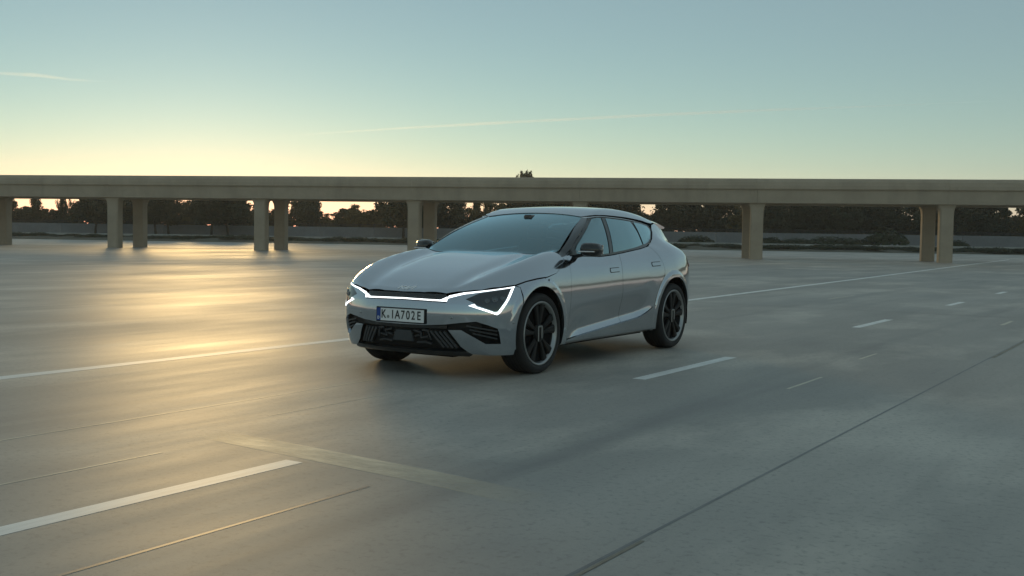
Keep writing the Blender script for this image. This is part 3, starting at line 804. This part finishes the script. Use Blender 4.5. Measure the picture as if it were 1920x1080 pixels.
# dark strip between bonnet lip and the centre light bar
panel('upper_grille', FRONT, mirrored([(0, -.83, .738), (.22, -.82, .738), (.430, -.79, .735), (.445, -.79, .69), (.40, -.80, .664), (.25, -.83, .668), (0, -.83, .672)]), car, M['gloss_black'], .02, offset=-.012, depth=.01)
bar = panel('light_bar', FRONT, mirrored([(0, -.84, .686), (.262, -.83, .682), (.385, -.80, .680), (.446, -.79, .708), (.451, -.79, .690), (.448, -.80, .669), (.38, -.81, .670), (.262, -.83, .673), (0, -.84, .677)]), car, M['led'], .012, inset=0, offset=.002, depth=.010)
# headlights
def poly3(pts): return [tuple(p) for p in pts]
drl_top = [(.458, -.80, .694), (.462, -.79, .717), (.577, -.74, .745), (.702, -.671, .762), (.82, -.55, .782), (.884, -.405, .800), (.882, -.42, .791), (.80, -.58, .772), (.70, -.68, .751), (.587, -.746, .732), (.50, -.78, .708)]
drl_side = [(.884, -.407, .799), (.887, -.43, .78), (.880, -.50, .69), (.862, -.598, .577), (.846, -.620, .561), (.832, -.632, .566), (.838, -.628, .579), (.851, -.611, .590), (.870, -.52, .69), (.878, -.46, .772), (.876, -.43, .789)]
drl_low = [(.846, -.620, .561), (.76, -.68, .594), (.634, -.747, .637), (.681, -.723, .653), (.700, -.716, .631), (.78, -.67, .604), (.838, -.628, .579)]
lamps = panel('headlight', FRONT, [(.60, -.74, .690), (.70, -.68, .742), (.80, -.58, .766), (.870, -.45, .783), (.868, -.53, .69), (.850, -.611, .597), (.828, -.636, .592), (.70, -.71, .640), (.66, -.73, .668)], car, M['lamp_dark'], .02, inset=0, offset=.002, depth=.006, both=True)
for nm, pl in (('running_light', drl_top), ('running_light', drl_side), ('running_light', drl_low)):
    a, b = panel(nm, FRONT, pl, car, M['led'], .011, inset=0, offset=.003, depth=.008, both=True)
    a.parent = lamps[0]; b.parent = lamps[1]
for x, y, z, r_ in ((.80, -.60, .692, .022), (.838, -.54, .70, .020), (.76, -.65, .68, .018)):
    H, N = surf(FRONT, [(x, y, z)])
    for sx, par in ((1, lamps[0]), (-1, lamps[1])):
        c = Vector(H[0]); n_ = Vector(N[0]); c.x *= sx; n_.x *= sx
        Mx = n_.to_track_quat('X', 'Z').to_matrix()
        mb = MB(); mb.lathe([(.0, r_*1.25), (.008, r_*1.2), (.008, r_), (.002, r_*.9), (.006, r_*.6), (.008, .0008)], 18)
        mb.v = [tuple(Mx @ Vector(p)+c+n_*.001) for p in mb.v]; mb.build('projector_lens', M['lens'], par, True)
# lower intake: recessed backing, slats, sensor panel, splitter
lower = [(0, -.87, .449), (.265, -.859, .452), (.45, -.824, .465), (.58, -.78, .484), (.701, -.725, .497), (.787, -.671, .468), (.848, -.615, .438), (.856, -.60, .41), (.857, -.575, .315), (.762, -.66, .315), (.582, -.777, .432), (.466, -.817, .428), (.53, -.773, .327), (.556, -.751, .281), (.607, -.719, .238), (.5, -.76, .225), (.25, -.81, .218), (0, -.82, .215)]
intake = panel('lower_grille', FRONT, mirrored(lower), car, M['satin_black'], .03, inset=-.012, offset=-.045, depth=0)
def bar_on(p0, p1, w, off, mat, par, name, both=True, d=.03):
    """a slat following the bumper between two points"""
    p0 = np.array(p0); p1 = np.array(p1); k = 6
    H, N = surf(FRONT, [p0+(p1-p0)*i/k for i in range(k+1)])
    for sx in ((1, -1) if both else (1,)):
        v = []; f = []
        for i in range(k+1):
            h = H[i]+N[i]*off; t = H[min(i+1, k)]-H[max(i-1, 0)]; t /= np.linalg.norm(t); u = np.cross(N[i], t)*w/2
            for q in (h+u, h-u, h-u*.6-N[i]*d, h+u*.6-N[i]*d): v.append((q[0]*sx, q[1], q[2]))
        for i in range(k):
            for j in range(4): f.append((i*4+j, i*4+(j+1) % 4, (i+1)*4+(j+1) % 4, (i+1)*4+j))
        f += [(3, 2, 1, 0), (k*4, k*4+1, k*4+2, k*4+3)]
        mesh_obj(name, v, f, mat, par)
bar_on((0, -.87, .436), (.46, -.82, .447), .026, -.012, M['gloss_black'], intake, 'slat')
bar_on((0, -.86, .365), (.10, -.86, .365), .012, -.02, M['dark_plastic'], intake, 'slat')
for i in range(4):      # slanted vanes beside the fins
    x0 = .30+i*.045
    bar_on((x0, -.84, .405), (x0+.11, -.79, .262), .021, -.012, M['dark_plastic'], intake, 'slat')
for i, (a, b) in enumerate((((.12, .40), (.20, .385)), ((.21, .41), (.285, .40)), ((.125, .345), (.18, .36)), ((.19, .335), (.27, .35)), ((.20, .385), (.19, .335)), ((.27, .40), (.30, .32)), ((.14, .29), (.23, .30)), ((.23, .30), (.30, .285)))):
    bar_on((a[0], -.85, a[1]), (b[0], -.85, b[1]), .014, -.02, M['dark_plastic'], intake, 'slat')
for i in range(3):      # vanes in the corner vents
    z0 = .462-i*.034
    bar_on((.62+i*.035, -.76, z0), (.845, -.60, z0-.045), .012, -.018, M['dark_plastic'], intake, 'slat')
panel('sensor_panel', FRONT, [(-.049-.02, -.863, .397), (.094, -.862, .397), (.108, -.839, .300), (-.130, -.838, .300)], car, M['sensor'], .02, inset=0, offset=-.018, depth=.02).parent = intake
panel('front_splitter', FRONT, mirrored([(0, -.83, .232), (.3, -.80, .234), (.60, -.71, .240), (.645, -.69, .212), (.62, -.70, .197), (.3, -.79, .2), (0, -.82, .2)]), car, M['gloss_black'], .02, inset=0, offset=.006, depth=.05)
# number plate
plate = empty('number_plate', (0, -.8745, .531), 0, car); plate.rotation_euler = (math.radians(-1.0), 0, 0)
MB().box((0, .006, 0), (.545, .014, .132), bev=.004).build('plate_holder', M['satin_black'], plate)
MB().box((.022, -.004, 0), (.476, .004, .11)).build('plate_field', M['plate_white'], plate)
MB().box((-.2395, -.0042, 0), (.043, .004, .11)).build('euro_band', M['plate_blue'], plate)
def text_mesh(body, size, sx, loc, mat, parent, name):
    cu = bpy.data.curves.new(name, 'FONT'); cu.body = body; cu.size = size; cu.align_x = 'CENTER'; cu.align_y = 'CENTER'; cu.extrude = .0006; cu.offset = .0012
    t = bpy.data.objects.new(name+'_tmp', cu); COL.objects.link(t)
    dg = bpy.context.evaluated_depsgraph_get(); me = bpy.data.meshes.new_from_object(t.evaluated_get(dg))
    bpy.data.objects.remove(t); me.materials.clear()
    me.transform(Matrix.Diagonal((sx, 1, 1, 1))); me.transform(Matrix.Rotation(math.radians(90), 4, 'X'))
    o = link_mesh(name, me, mat, parent); o.location = loc; return o
for ch, x in (('K', -.182), ('I', -.081), ('A', -.027), ('7', .032), ('0', .089), ('2', .146), ('E', .208)):
    text_mesh(ch, .106, .80, (x, -.0078, 0), M['plate_black'], plate, 'plate_character')
MB().lathe([(-.0008, .0145), (-.0012, .001)], 20).build('plate_seal', plain('seal_grey', (.25, .27, .25), .5), plate).matrix_local = Matrix.Translation((-.131, -.006, -.018)) @ Matrix.Rotation(math.radians(90), 4, 'Z')
text_mesh('D', .034, .9, (-.2395, -.0078, -.032), M['plate_white'], plate, 'country_letter')
# maker's badge on the bonnet lip: joined strokes
def stroke(mb, pts, w):
    H, N = surf(HOODV, [(x, y, .76) for x, y in pts])
    for i in range(len(pts)-1):
        t = H[i+1]-H[i]; t /= np.linalg.norm(t); u = np.cross(N[i], t)*w/2; off = N[i]*.004
        q = [H[i]+u+off, H[i]-u+off, H[i+1]-u+off, H[i+1]+u+off]
        mb.add(q+[p-N[i]*.006 for p in q], [(0, 1, 2, 3), (0, 4, 5, 1), (1, 5, 6, 2), (2, 6, 7, 3), (3, 7, 4, 0)])
bd = MB(); ya, yb, ym = -.758, -.806, -.782
stroke(bd, [(-.084, yb), (-.068, ya)], .014); stroke(bd, [(-.075, ym+.004), (-.022, ya)], .013); stroke(bd, [(-.058, ym), (-.026, yb), (.012, ya)], .013)
stroke(bd, [(.012, ya), (-.002, yb)], .013); stroke(bd, [(.008, yb), (.062, ya), (.078, ya), (.064, yb)], .013)
bd.build('badge', M['badge'], car)

# flanks
def belt(y): return float(np.interp(y, [.45, .62, .9, 1.26, 1.466, 1.66, 2.0, 2.23, 2.44, 2.56, 2.66, 2.76], [1.03, 1.058, 1.052, 1.044, 1.054, 1.068, 1.098, 1.118, 1.146, 1.18, 1.222, 1.30]))
def sill(y):
    z = .272+.0783*(y-.471); return z+.48*min(max(y-1.95, 0), .6)**2
ys = lambda a, b, n: [a+(b-a)*i/n for i in range(n+1)]
doorF = [(.60, 1.055), (.575, .95), (.55, .80), (.525, .6), (.50, .40), (.50, sill(.5)+.003)]+[(y, sill(y)+.003) for y in ys(.6, 1.635, 10)]+[(1.630, .6), (1.634, .75), (1.645, .88), (1.668, 1.01), (1.68, 1.066)]+[(y, belt(y)-.006) for y in ys(1.62, .66, 10)]
fd = panel('front_door', SIDE, on_side(doorF), car, PA, .017, both=True)
doorR = [(1.68, 1.066), (1.668, 1.01), (1.645, .88), (1.634, .75), (1.630, .6), (1.635, sill(1.635)+.003)]+[(y, sill(y)+.003) for y in ys(1.75, 2.335, 7)]+arc(ARy, ARz, .514, 172, 128, 8)+[(2.60, .82), (2.62, .88), (2.60, .95), (2.54, 1.04), (2.47, 1.11), (2.44, 1.140)]+[(y, belt(y)-.006) for y in ys(2.38, 1.75, 8)]
rd = panel('rear_door', SIDE, on_side(doorR), car, PA, .017, both=True)
# front wing: between bonnet edge, bumper, arch and door
wing = [(-.345, .79), (-.39, .806), (-.255, .834), (-.096, .854), (.10, .866), (.28, .899), (.42, .959), (.50, 1.008), (.53, 1.04), (.60, 1.055), (.575, .95), (.55, .80), (.525, .6), (.50, .40), (.50, .225), (.40, .225)]+arc(AFy, AFz, AFr, -20, 140, 30)
panel('front_wing', SIDE, on_side(wing), car, PA, .024, inset=.0009, depth=.03, both=True)
rocker = [(.40, .226)]+[(.50, .226), (.50, .262)]+[(y, sill(y)-.003) for y in ys(.52, 2.40, 16)]+arc(ARy, ARz, ARr, 172, 196, 5)+[(2.44, .226)]
rk = panel('sill_panel', SIDE, on_side(rocker), car, PA, .024, depth=.03, both=True)
panel('scuttle_corner', HOODV, [(.78, .44, 1.05), (.79, .68, 1.065), (.87, .68, 1.02), (.905, .60, .95), (.908, .36, .925), (.87, .40, .99)], car, PA, .02, inset=0, offset=-.004, depth=.008, both=True)
# rear quarter with the rear pillar
quarter = [(2.44, 1.140), (2.47, 1.11), (2.54, 1.04), (2.60, .95), (2.62, .88), (2.60, .82)]+arc(ARy, ARz, .514, 128, 172, 8)+[(2.345, .40), (2.405, .40)]+arc(ARy, ARz, ARr, 175, 10, 26)+[(3.30, .42), (3.40, .55), (3.50, .70), (3.56, .86), (3.54, .95), (3.50, 1.02), (3.46, 1.10), (3.36, 1.20), (3.24, 1.29), (3.10, 1.365), (2.98, 1.395), (2.84, 1.375), (2.79, 1.34), (2.775, 1.30), (2.735, 1.27), (2.66, 1.222), (2.56, 1.178), (2.48, 1.152)]
panel('rear_quarter', SIDE, on_side(quarter), car, PA, .018, depth=.03, both=True)
# glazed area: black surround, panes, pillars
dlo = [(.60, 1.058)]+[(y, belt(y)) for y in ys(.66, 2.76, 30)]+[(2.79, 1.335), (2.70, 1.378), (2.55, 1.402), (2.34, 1.421), (2.0, 1.443), (1.7, 1.453), (1.5, 1.456), (1.40, 1.452), (1.33, 1.437), (1.10, 1.332), (.85, 1.205), (.70, 1.12)]
surround = panel('window_surround', SIDE, on_side(dlo), car, M['gloss_black'], .03, inset=.001, offset=-.010, depth=.01, both=True)
paneF = [(.76, 1.078), (.95, 1.066), (1.26, 1.061), (1.462, 1.073), (1.512, 1.43), (1.45, 1.434), (1.36, 1.421), (1.2, 1.352), (1.0, 1.25), (.84, 1.155)]
paneR = [(1.56, 1.082), (1.8, 1.10), (2.1, 1.128), (2.335, 1.158), (2.29, 1.28), (2.25, 1.34), (2.20, 1.403), (2.0, 1.416), (1.70, 1.428), (1.615, 1.43), (1.585, 1.25)]
paneQ = [(2.372, 1.162), (2.43, 1.168), (2.52, 1.186), (2.62, 1.226), (2.70, 1.29), (2.715, 1.325), (2.66, 1.358), (2.52, 1.381), (2.33, 1.396), (2.285, 1.397), (2.325, 1.31)]
for pl in (paneF, paneR, paneQ):
    panel('side_window', SIDE, on_side(pl), car, M['side_glass'], .03, inset=0, offset=-.003, depth=.004, both=True)
panel('door_pillar_trim', SIDE, on_side([(1.484, 1.072), (1.548, 1.08), (1.572, 1.25), (1.604, 1.432), (1.538, 1.432), (1.515, 1.26)]), car, M['pillar'], .03, inset=0, offset=-.004, depth=.006, both=True)
panel('window_trim', SIDE, on_side([(1.33, 1.427), (1.42, 1.441), (1.5, 1.4445), (1.7, 1.4415), (2.0, 1.4305), (2.34, 1.4085), (2.34, 1.4125), (2.0, 1.435), (1.7, 1.446), (1.5, 1.449), (1.42, 1.446), (1.33, 1.432)]), car, M['chrome'], .02, inset=0, offset=-.002, depth=.004, both=True)
# front pillar, dark, between windscreen and side glass
pil = [(.80, .455, 1.05), (.83, .53, 1.045), (.835, .60, 1.06), (.82, .70, 1.122), (.79, .85, 1.207), (.74, 1.10, 1.334), (.66, 1.33, 1.44), (.63, 1.38, 1.456), (.585, 1.36, 1.458), (.60, 1.28, 1.43), (.66, 1.02, 1.32), (.72, .78, 1.20), (.765, .58, 1.105)]
panel('front_pillar', ROOFV, pil, car, M['pillar'], .02, offset=-.003, depth=.012, both=True)
ws_edge = [(0, .402, 1.08), (.25, .412, 1.08), (.5, .44, 1.08), (.70, .49, 1.08), (.757, .53, 1.09), (.758, .59, 1.11), (.713, .79, 1.2), (.653, 1.03, 1.32), (.593, 1.29, 1.43), (.57, 1.345, 1.455), (.4, 1.365, 1.465), (.2, 1.375, 1.47), (0, 1.378, 1.473)]
panel('windscreen', PLANV, mirrored(ws_edge), car, M['ws_glass'], .035, inset=0, offset=-.006, depth=.005)
cw = [(0, .384, 1.07), (.25, .394, 1.07), (.5, .414, 1.06), (.70, .455, 1.06), (.80, .50, 1.04), (.80, .56, 1.05), (.755, .545, 1.09), (.70, .503, 1.08), (.5, .452, 1.08), (.25, .424, 1.08), (0, .414, 1.08)]
panel('cowl_trim', PLANV, mirrored(cw), car, M['satin_black'], .03, inset=0, offset=-.009, depth=.01)
roof_edge = [(0, 1.382, 1.47), (.2, 1.379, 1.47), (.4, 1.369, 1.46), (.575, 1.350, 1.455), (.625, 1.392, 1.46), (.655, 1.42, 1.458), (.69, 1.52, 1.462), (.69, 1.7, 1.459), (.685, 2.0, 1.449), (.67, 2.34, 1.427), (.652, 2.55, 1.404), (.64, 2.70, 1.380), (.63, 2.84, 1.376), (.60, 2.98, 1.396), (.55, 3.06, 1.39), (0, 3.10, 1.43)]
panel('roof', ROOFV, mirrored(roof_edge), car, PA, .03)
# roof spoiler
sp = MB(); rows = []
for i in range(15):
    x = -.60+1.2*i/14; e = abs(x)/.60; y1 = 3.37-.07*e**4; y0 = 3.02-.02*e
    H, _n = surf(PLANV, [(x, y0, 1.4), (x, y0-.02, 1.4)]); zt = H[0][2]+.004
    zt1 = zt-.052+.006*e
    rows.append([(x, y0, zt), (x, (y0+y1)/2, zt-.018), (x, y1-.01, zt1), (x, y1, zt1-.008), (x, y1-.02, zt1-.022), (x, y0+.1, zt-.07), (x, y0, zt-.05)])
n_ = len(rows[0]); v = [p for r_ in rows for p in r_]; f = [(i*n_+j, (i+1)*n_+j, (i+1)*n_+(j+1) % n_, i*n_+(j+1) % n_) for i in range(14) for j in range(n_)]
f += [tuple(range(n_)), tuple(14*n_+j for j in range(n_))[::-1]]
mesh_obj('roof_spoiler', v, f, PA, car)
# tail
rw = [(0, 3.29, 1.36), (.45, 3.27, 1.36), (.53, 3.25, 1.35), (.565, 3.40, 1.22), (.575, 3.50, 1.12), (.4, 3.58, 1.10), (0, 3.62, 1.10)]
panel('rear_window', PLANV, mirrored(rw), car, M['side_glass'], .04, inset=0, offset=-.003, depth=.005)
panel('tailgate', REAR, mirrored([(0, 3.72, 1.09), (.3, 3.7, 1.09), (.52, 3.6, 1.10), (.60, 3.52, 1.06), (.60, 3.6, .90), (.58, 3.6, .60), (0, 3.8, .60)]), car, PA, .04)
panel('tail_light', REAR, mirrored([(0, 3.75, 1.0), (.4, 3.7, 1.0), (.65, 3.6, .985), (.80, 3.5, .94), (.81, 3.45, .90), (.65, 3.6, .945), (.4, 3.7, .965), (0, 3.75, .965)]), car, M['red_lamp'], .03, inset=0, offset=.006, depth=.02)
panel('rear_bumper', REAR, mirrored([(0, 3.8, .595), (.585, 3.7, .595), (.60, 3.6, .90), (.60, 3.6, 1.06), (.70, 3.50, 1.02), (.76, 3.545, .95), (.82, 3.55, .86), (.85, 3.5, .70), (.87, 3.40, .55), (.88, 3.30, .42), (.86, 3.30, .30), (.7, 3.6, .24), (0, 3.7, .24)]), car, PA, .035)
panel('pillar_filler', ROOFV, [(.60, 3.0, 1.385), (.53, 3.22, 1.355), (.572, 3.40, 1.22), (.583, 3.5, 1.12), (.60, 3.53, 1.06), (.70, 3.50, 1.02), (.62, 3.36, 1.20), (.64, 3.24, 1.29), (.62, 3.10, 1.365)], car, PA, .03, inset=.001, both=True)
panel('tail_shell', REAR, mirrored([(0, 3.6, 1.085), (.5, 3.5, 1.085), (.57, 3.42, 1.19), (.60, 3.30, 1.30), (.64, 3.2, 1.30), (.70, 3.28, 1.16), (.78, 3.4, .96), (.80, 3.4, .85), (0, 3.8, .85)]), car, PA, .035, inset=0, offset=-.006, depth=.01)
# door handles: flush grips
for (y0, y1, z0, z1, dr) in ((1.39, 1.57, .884, .924, fd), (2.345, 2.52, .93, .97, rd)):
    a, b = panel('door_handle', SIDE, on_side([(y0, z0), (y1, z0+.004), (y1+.008, (z0+z1)/2), (y1, z1), (y0, z1-.004), (y0-.008, (z0+z1)/2)]), car, PA, .02, inset=0, offset=.005, depth=.006, both=True)
    a.parent = dr[0]; b.parent = dr[1]
    a, b = panel('handle_recess', SIDE, on_side([(y0-.006, z0-.007), (y1+.006, z0-.003), (y1+.016, (z0+z1)/2), (y1+.006, z1+.007), (y0-.006, z1+.003), (y0-.016, (z0+z1)/2)]), car, M['satin_black'], .02, inset=0, offset=.0012, depth=0, both=True)
    a.parent = dr[0]; b.parent = dr[1]
# arch linings, inner shell and floor so that nothing shines through
for cy, cz, r_ in ((AFy, AFz, AFr+.012), (ARy, ARz, ARr+.012)):
    for sx in (1, -1):
        v = []; f = []; A = [(-15+i*210/20) for i in range(21)]
        for x in (.45, .60, .75, .905):
            for a in A: v.append((x*sx, cy+r_*math.cos(math.radians(a)), max(.2, cz+r_*math.sin(math.radians(a)))))
        for i in range(3):
            for j in range(20): f.append((i*21+j, i*21+j+1, (i+1)*21+j+1, (i+1)*21+j))
        f.append(tuple(range(21)))
        mesh_obj('arch_lining', v, f, M['inner_black'], car)
def inner_shell():
    vy = np.arange(-.70, 3.62, .06); th = np.radians(np.arange(-118, 119, 4.)); Yg, Tg = np.meshgrid(vy, th, indexing='ij')
    d = np.stack([np.sin(Tg).ravel(), np.zeros(Tg.size), np.cos(Tg).ravel()], 1); O = d*1.9; O[:, 1] = Yg.ravel(); O[:, 2] += .6
    H, ok = cast(O, -d, 0, 1.85, 90); N = grad(H); Q = H-N*.03; n0, n1 = Yg.shape; F = []
    for i in range(n0-1):
        for j in range(n1-1):
            ids = (i*n1+j, (i+1)*n1+j, (i+1)*n1+j+1, i*n1+j+1); c = Q[list(ids)].mean(0)
            if not all(ok[k] for k in ids): continue
            if c[2] > 1.02 and c[1] > .38: continue
            if abs(c[0]) > .42 and any(math.hypot(c[1]-a, c[2]-b) < r_+.03 for a, b, r_ in ((AFy, AFz, AFr), (ARy, ARz, ARr))): continue
            F.append(ids)
    return mesh_obj('inner_shell', [tuple(p) for p in Q], F, M['inner_black'], car)
inner_shell()
MB().box((0, 1.43, .215), (1.5, 1.95, .04)).box((0, -.08, .20), (.90, 1.25, .045)).box((0, 2.98, .21), (.90, 1.1, .045)).build('underfloor', M['inner_black'], car)
# cabin
db = MB(); db.box((0, .80, .98), (1.5, .45, .14), bev=.05).box((0, .55, 1.0), (1.46, .3, .06), bev=.02); db.build('dashboard', M['trim_cabin'], car)
for sx in (1, -1):
    s1 = MB(); s1.box((.37*sx, 1.62, .55), (.5, .52, .2), bev=.06); s1.box((.37*sx, 1.93, .90), (.48, .14, .62), Matrix.Rotation(math.radians(-14), 3, 'X'), taper=.82, bev=.05); st = s1.build('front_seat', M['seat'], car)
    MB().box((.37*sx, 2.04, 1.27), (.25, .09, .17), Matrix.Rotation(math.radians(-10), 3, 'X'), bev=.035).build('headrest', M['seat'], st)
MB().box((0, 2.6, .60), (1.3, .5, .25), bev=.06).box((0, 2.88, .92), (1.28, .14, .55), Matrix.Rotation(math.radians(-18), 3, 'X'), bev=.05).build('rear_seat', M['seat'], car)
tw = MB(); Rm = Matrix.Rotation(math.radians(-65), 3, 'X')
tw.tube([Vector((.37, 1.13, 1.0))+Rm @ Vector((math.cos(a)*.18, math.sin(a)*.18, 0)) for a in [2*math.pi*k/24 for k in range(25)]], .014, 8, False).box((.37, 1.12, .99), (.30, .05, .07), Rm, bev=.02); tw.build('steering_wheel', M['trim_cabin'], car, True)
MB().box((0, 1.30, 1.385), (.24, .03, .06), bev=.012).box((0, 1.27, 1.43), (.10, .10, .05), bev=.015).build('rear_view_mirror', M['gloss_black'], car)
# roof aerial fin
fin = MB(); fy = 2.62; zf = float(surf(PLANV, [(0, fy, 1.5)])[0][0][2])
fin.add([(-.03, fy-.10, zf-.005), (.03, fy-.10, zf-.005), (.03, fy+.10, zf-.03), (-.03, fy+.10, zf-.03), (-.006, fy+.06, zf+.045), (.006, fy+.06, zf+.045), (.004, fy+.09, zf+.045), (-.004, fy+.09, zf+.045)], [(0, 1, 5, 4), (1, 2, 6, 5), (2, 3, 7, 6), (3, 0, 4, 7), (4, 5, 6, 7)])
fin.build('aerial_fin', PA, car)
# door mirrors
def mirror_shell(sx):
    rows = []
    n = 20
    for i in range(9):
        t = i/8; x = .895+.195*t; k = (1-abs(2*t-1)**3.2)
        cy = .775+.035*t; cz = 1.118-.006*t; ry = .035+.055*max(0, k)**.5*(1-.25*t); rz = .018+.05*max(0, k)**.45
        if i == 8: rz *= .9
        rows.append([(x*sx, cy+ry*(math.copysign(abs(math.cos(a))**.75, math.cos(a))), cz+rz*math.copysign(abs(math.sin(a))**.7, math.sin(a))) for a in [2*math.pi*j/n for j in range(n)]])
    v = [p for r_ in rows for p in r_]; f = [(i*n+j, i*n+(j+1) % n, (i+1)*n+(j+1) % n, (i+1)*n+j) for i in range(8) for j in range(n)]
    f += [tuple(range(n))[::-1], tuple(8*n+j for j in range(n))]
    return v, f
for sx in (1, -1):
    v, f = mirror_shell(sx); mo = mesh_obj('door_mirror', v, f, M['gloss_black'], car, True)
    st = MB(); st.box((.875*sx, .785, 1.058), (.16, .085, .028), Matrix.Rotation(math.radians(-12*sx), 3, 'Y'), bev=.01); st.build('mirror_arm', M['satin_black'], mo)
    st = MB(); st.box((.985*sx, .700, 1.097), (.17, .012, .012), Matrix.Rotation(math.radians(6*sx), 3, 'Z'), bev=.004); st.build('indicator_strip', M['chrome'], mo)
    MB().box((1.0*sx, .862, 1.118), (.16, .008, .09), bev=.003).build('mirror_glass', M['chrome'], mo)
    sail = panel('mirror_sail', SIDE, on_side([(.62, 1.06), (.80, 1.062), (.80, 1.105), (.72, 1.118), (.66, 1.085)]), car, M['gloss_black'], .03, inset=0, offset=.002, depth=.006)
    if sx < 0:
        for v_ in sail.data.vertices: v_.co.x *= -1
        sail.data.flip_normals()
# wheels
def wheel_parts():
    W = {}
    h = .1275                                    # half width, outer face at +h
    t = MB(); t.lathe([(-.100, .275), (-.116, .291), (-.1275, .32), (-.118, .350), (-.095, .362), (-.05, .365), (.05, .365), (.095, .362), (.118, .350), (.1275, .32), (.116, .291), (.100, .275)], 72); W['tyre'] = t.mesh('tyre', M['tyre'], True)
    g = MB()
    for x in (-.055, -.018, .018, .055): g.lathe([(x-.004, .3665), (x, .3605), (x+.004, .3665)], 72)
    W['tread_groove'] = g.mesh('tread_groove', M['inner_black'], False)
    b = MB(); b.lathe([(.098, .268), (.08, .252), (-.06, .245), (-.10, .262)], 64); W['rim'] = b.mesh('wheel_barrel', M['wheel_dark'], True)
    d = MB(); d.lathe([(.075, .25), (.065, .10), (.07, .001)], 64); W['wheel_disc'] = d.mesh('wheel_disc', M['inner_black'], True)
    l = MB(); l.lathe([(.090, .258), (.110, .268), (.1195, .276), (.1215, .284), (.118, .291), (.105, .291)], 72); W['rim_lip'] = l.mesh('rim_lip', M['wheel_lip'], True)
    s = MB()                                     # one broad spoke, with folded edges
    def ring(r, w, x): return [(x, -w/2, r), (x+.012, -w*.28, r), (x+.012, w*.28, r), (x, w/2, r), (x-.03, w/2, r), (x-.03, -w/2, r)]
    rr = [ring(.06, .034, .085), ring(.12, .042, .092), ring(.19, .055, .095), ring(.262, .085, .098)]; n = 6
    v = [p for q in rr for p in q]; f = [(i*n+j, (i+1)*n+j, (i+1)*n+(j+1) % n, i*n+(j+1) % n) for i in range(3) for j in range(n)]
    s.add(v, f); W['spoke'] = s.mesh('spoke', M['wheel_dark'], False)
    c = MB(); c.lathe([(.085, .085), (.104, .078), (.108, .05), (.109, .001)], 32); W['hub_cap'] = c.mesh('hub_cap', M['wheel_dark'], True)
    k = MB()                                     # bright bracket on the hub
    k.box((.112, -.030, -.004), (.008, .014, .135), bev=.003).box((.112, .030, .010), (.008, .014, .115), bev=.003).box((.112, .0, .062), (.008, .062, .014), bev=.003)
    W['hub_insert'] = k.mesh('hub_insert', M['wheel_lip'], False)
    return W
WP = wheel_parts()
for cy in (AXF, AXR):
    for sx in (1, -1):
        w = link_mesh('wheel', WP['rim'], None, car); w.location = (.797*sx, cy, HUBZ); w.rotation_euler = (0, 0, 0 if sx > 0 else math.pi)
        for k in ('wheel_disc', 'tyre', 'tread_groove', 'rim_lip', 'hub_cap', 'hub_insert'): link_mesh(k, WP[k], None, w)
        for i in range(10):
            o = link_mesh('spoke', WP['spoke'], None, w); o.rotation_euler = (2*math.pi*(i//2)/5+(.11 if i % 2 else -.11)*2, 0, 0)
# parking sensors on the bumper
for p in ((.921, -.480, .491), (.50, -.80, .53)):
    H, N = surf(FRONT, [p])
    for sx in (1, -1):
        c = Vector(H[0]); n_ = Vector(N[0]); c.x *= sx; n_.x *= sx; Mx = n_.to_track_quat('X', 'Z').to_matrix()
        mb = MB(); mb.lathe([(-.002, .011), (.003, .010), (.0035, .0005)], 14); mb.v = [tuple(Mx @ Vector(q)+c) for q in mb.v]; mb.build('parking_sensor', M['wheel_lip'], bumper, True)
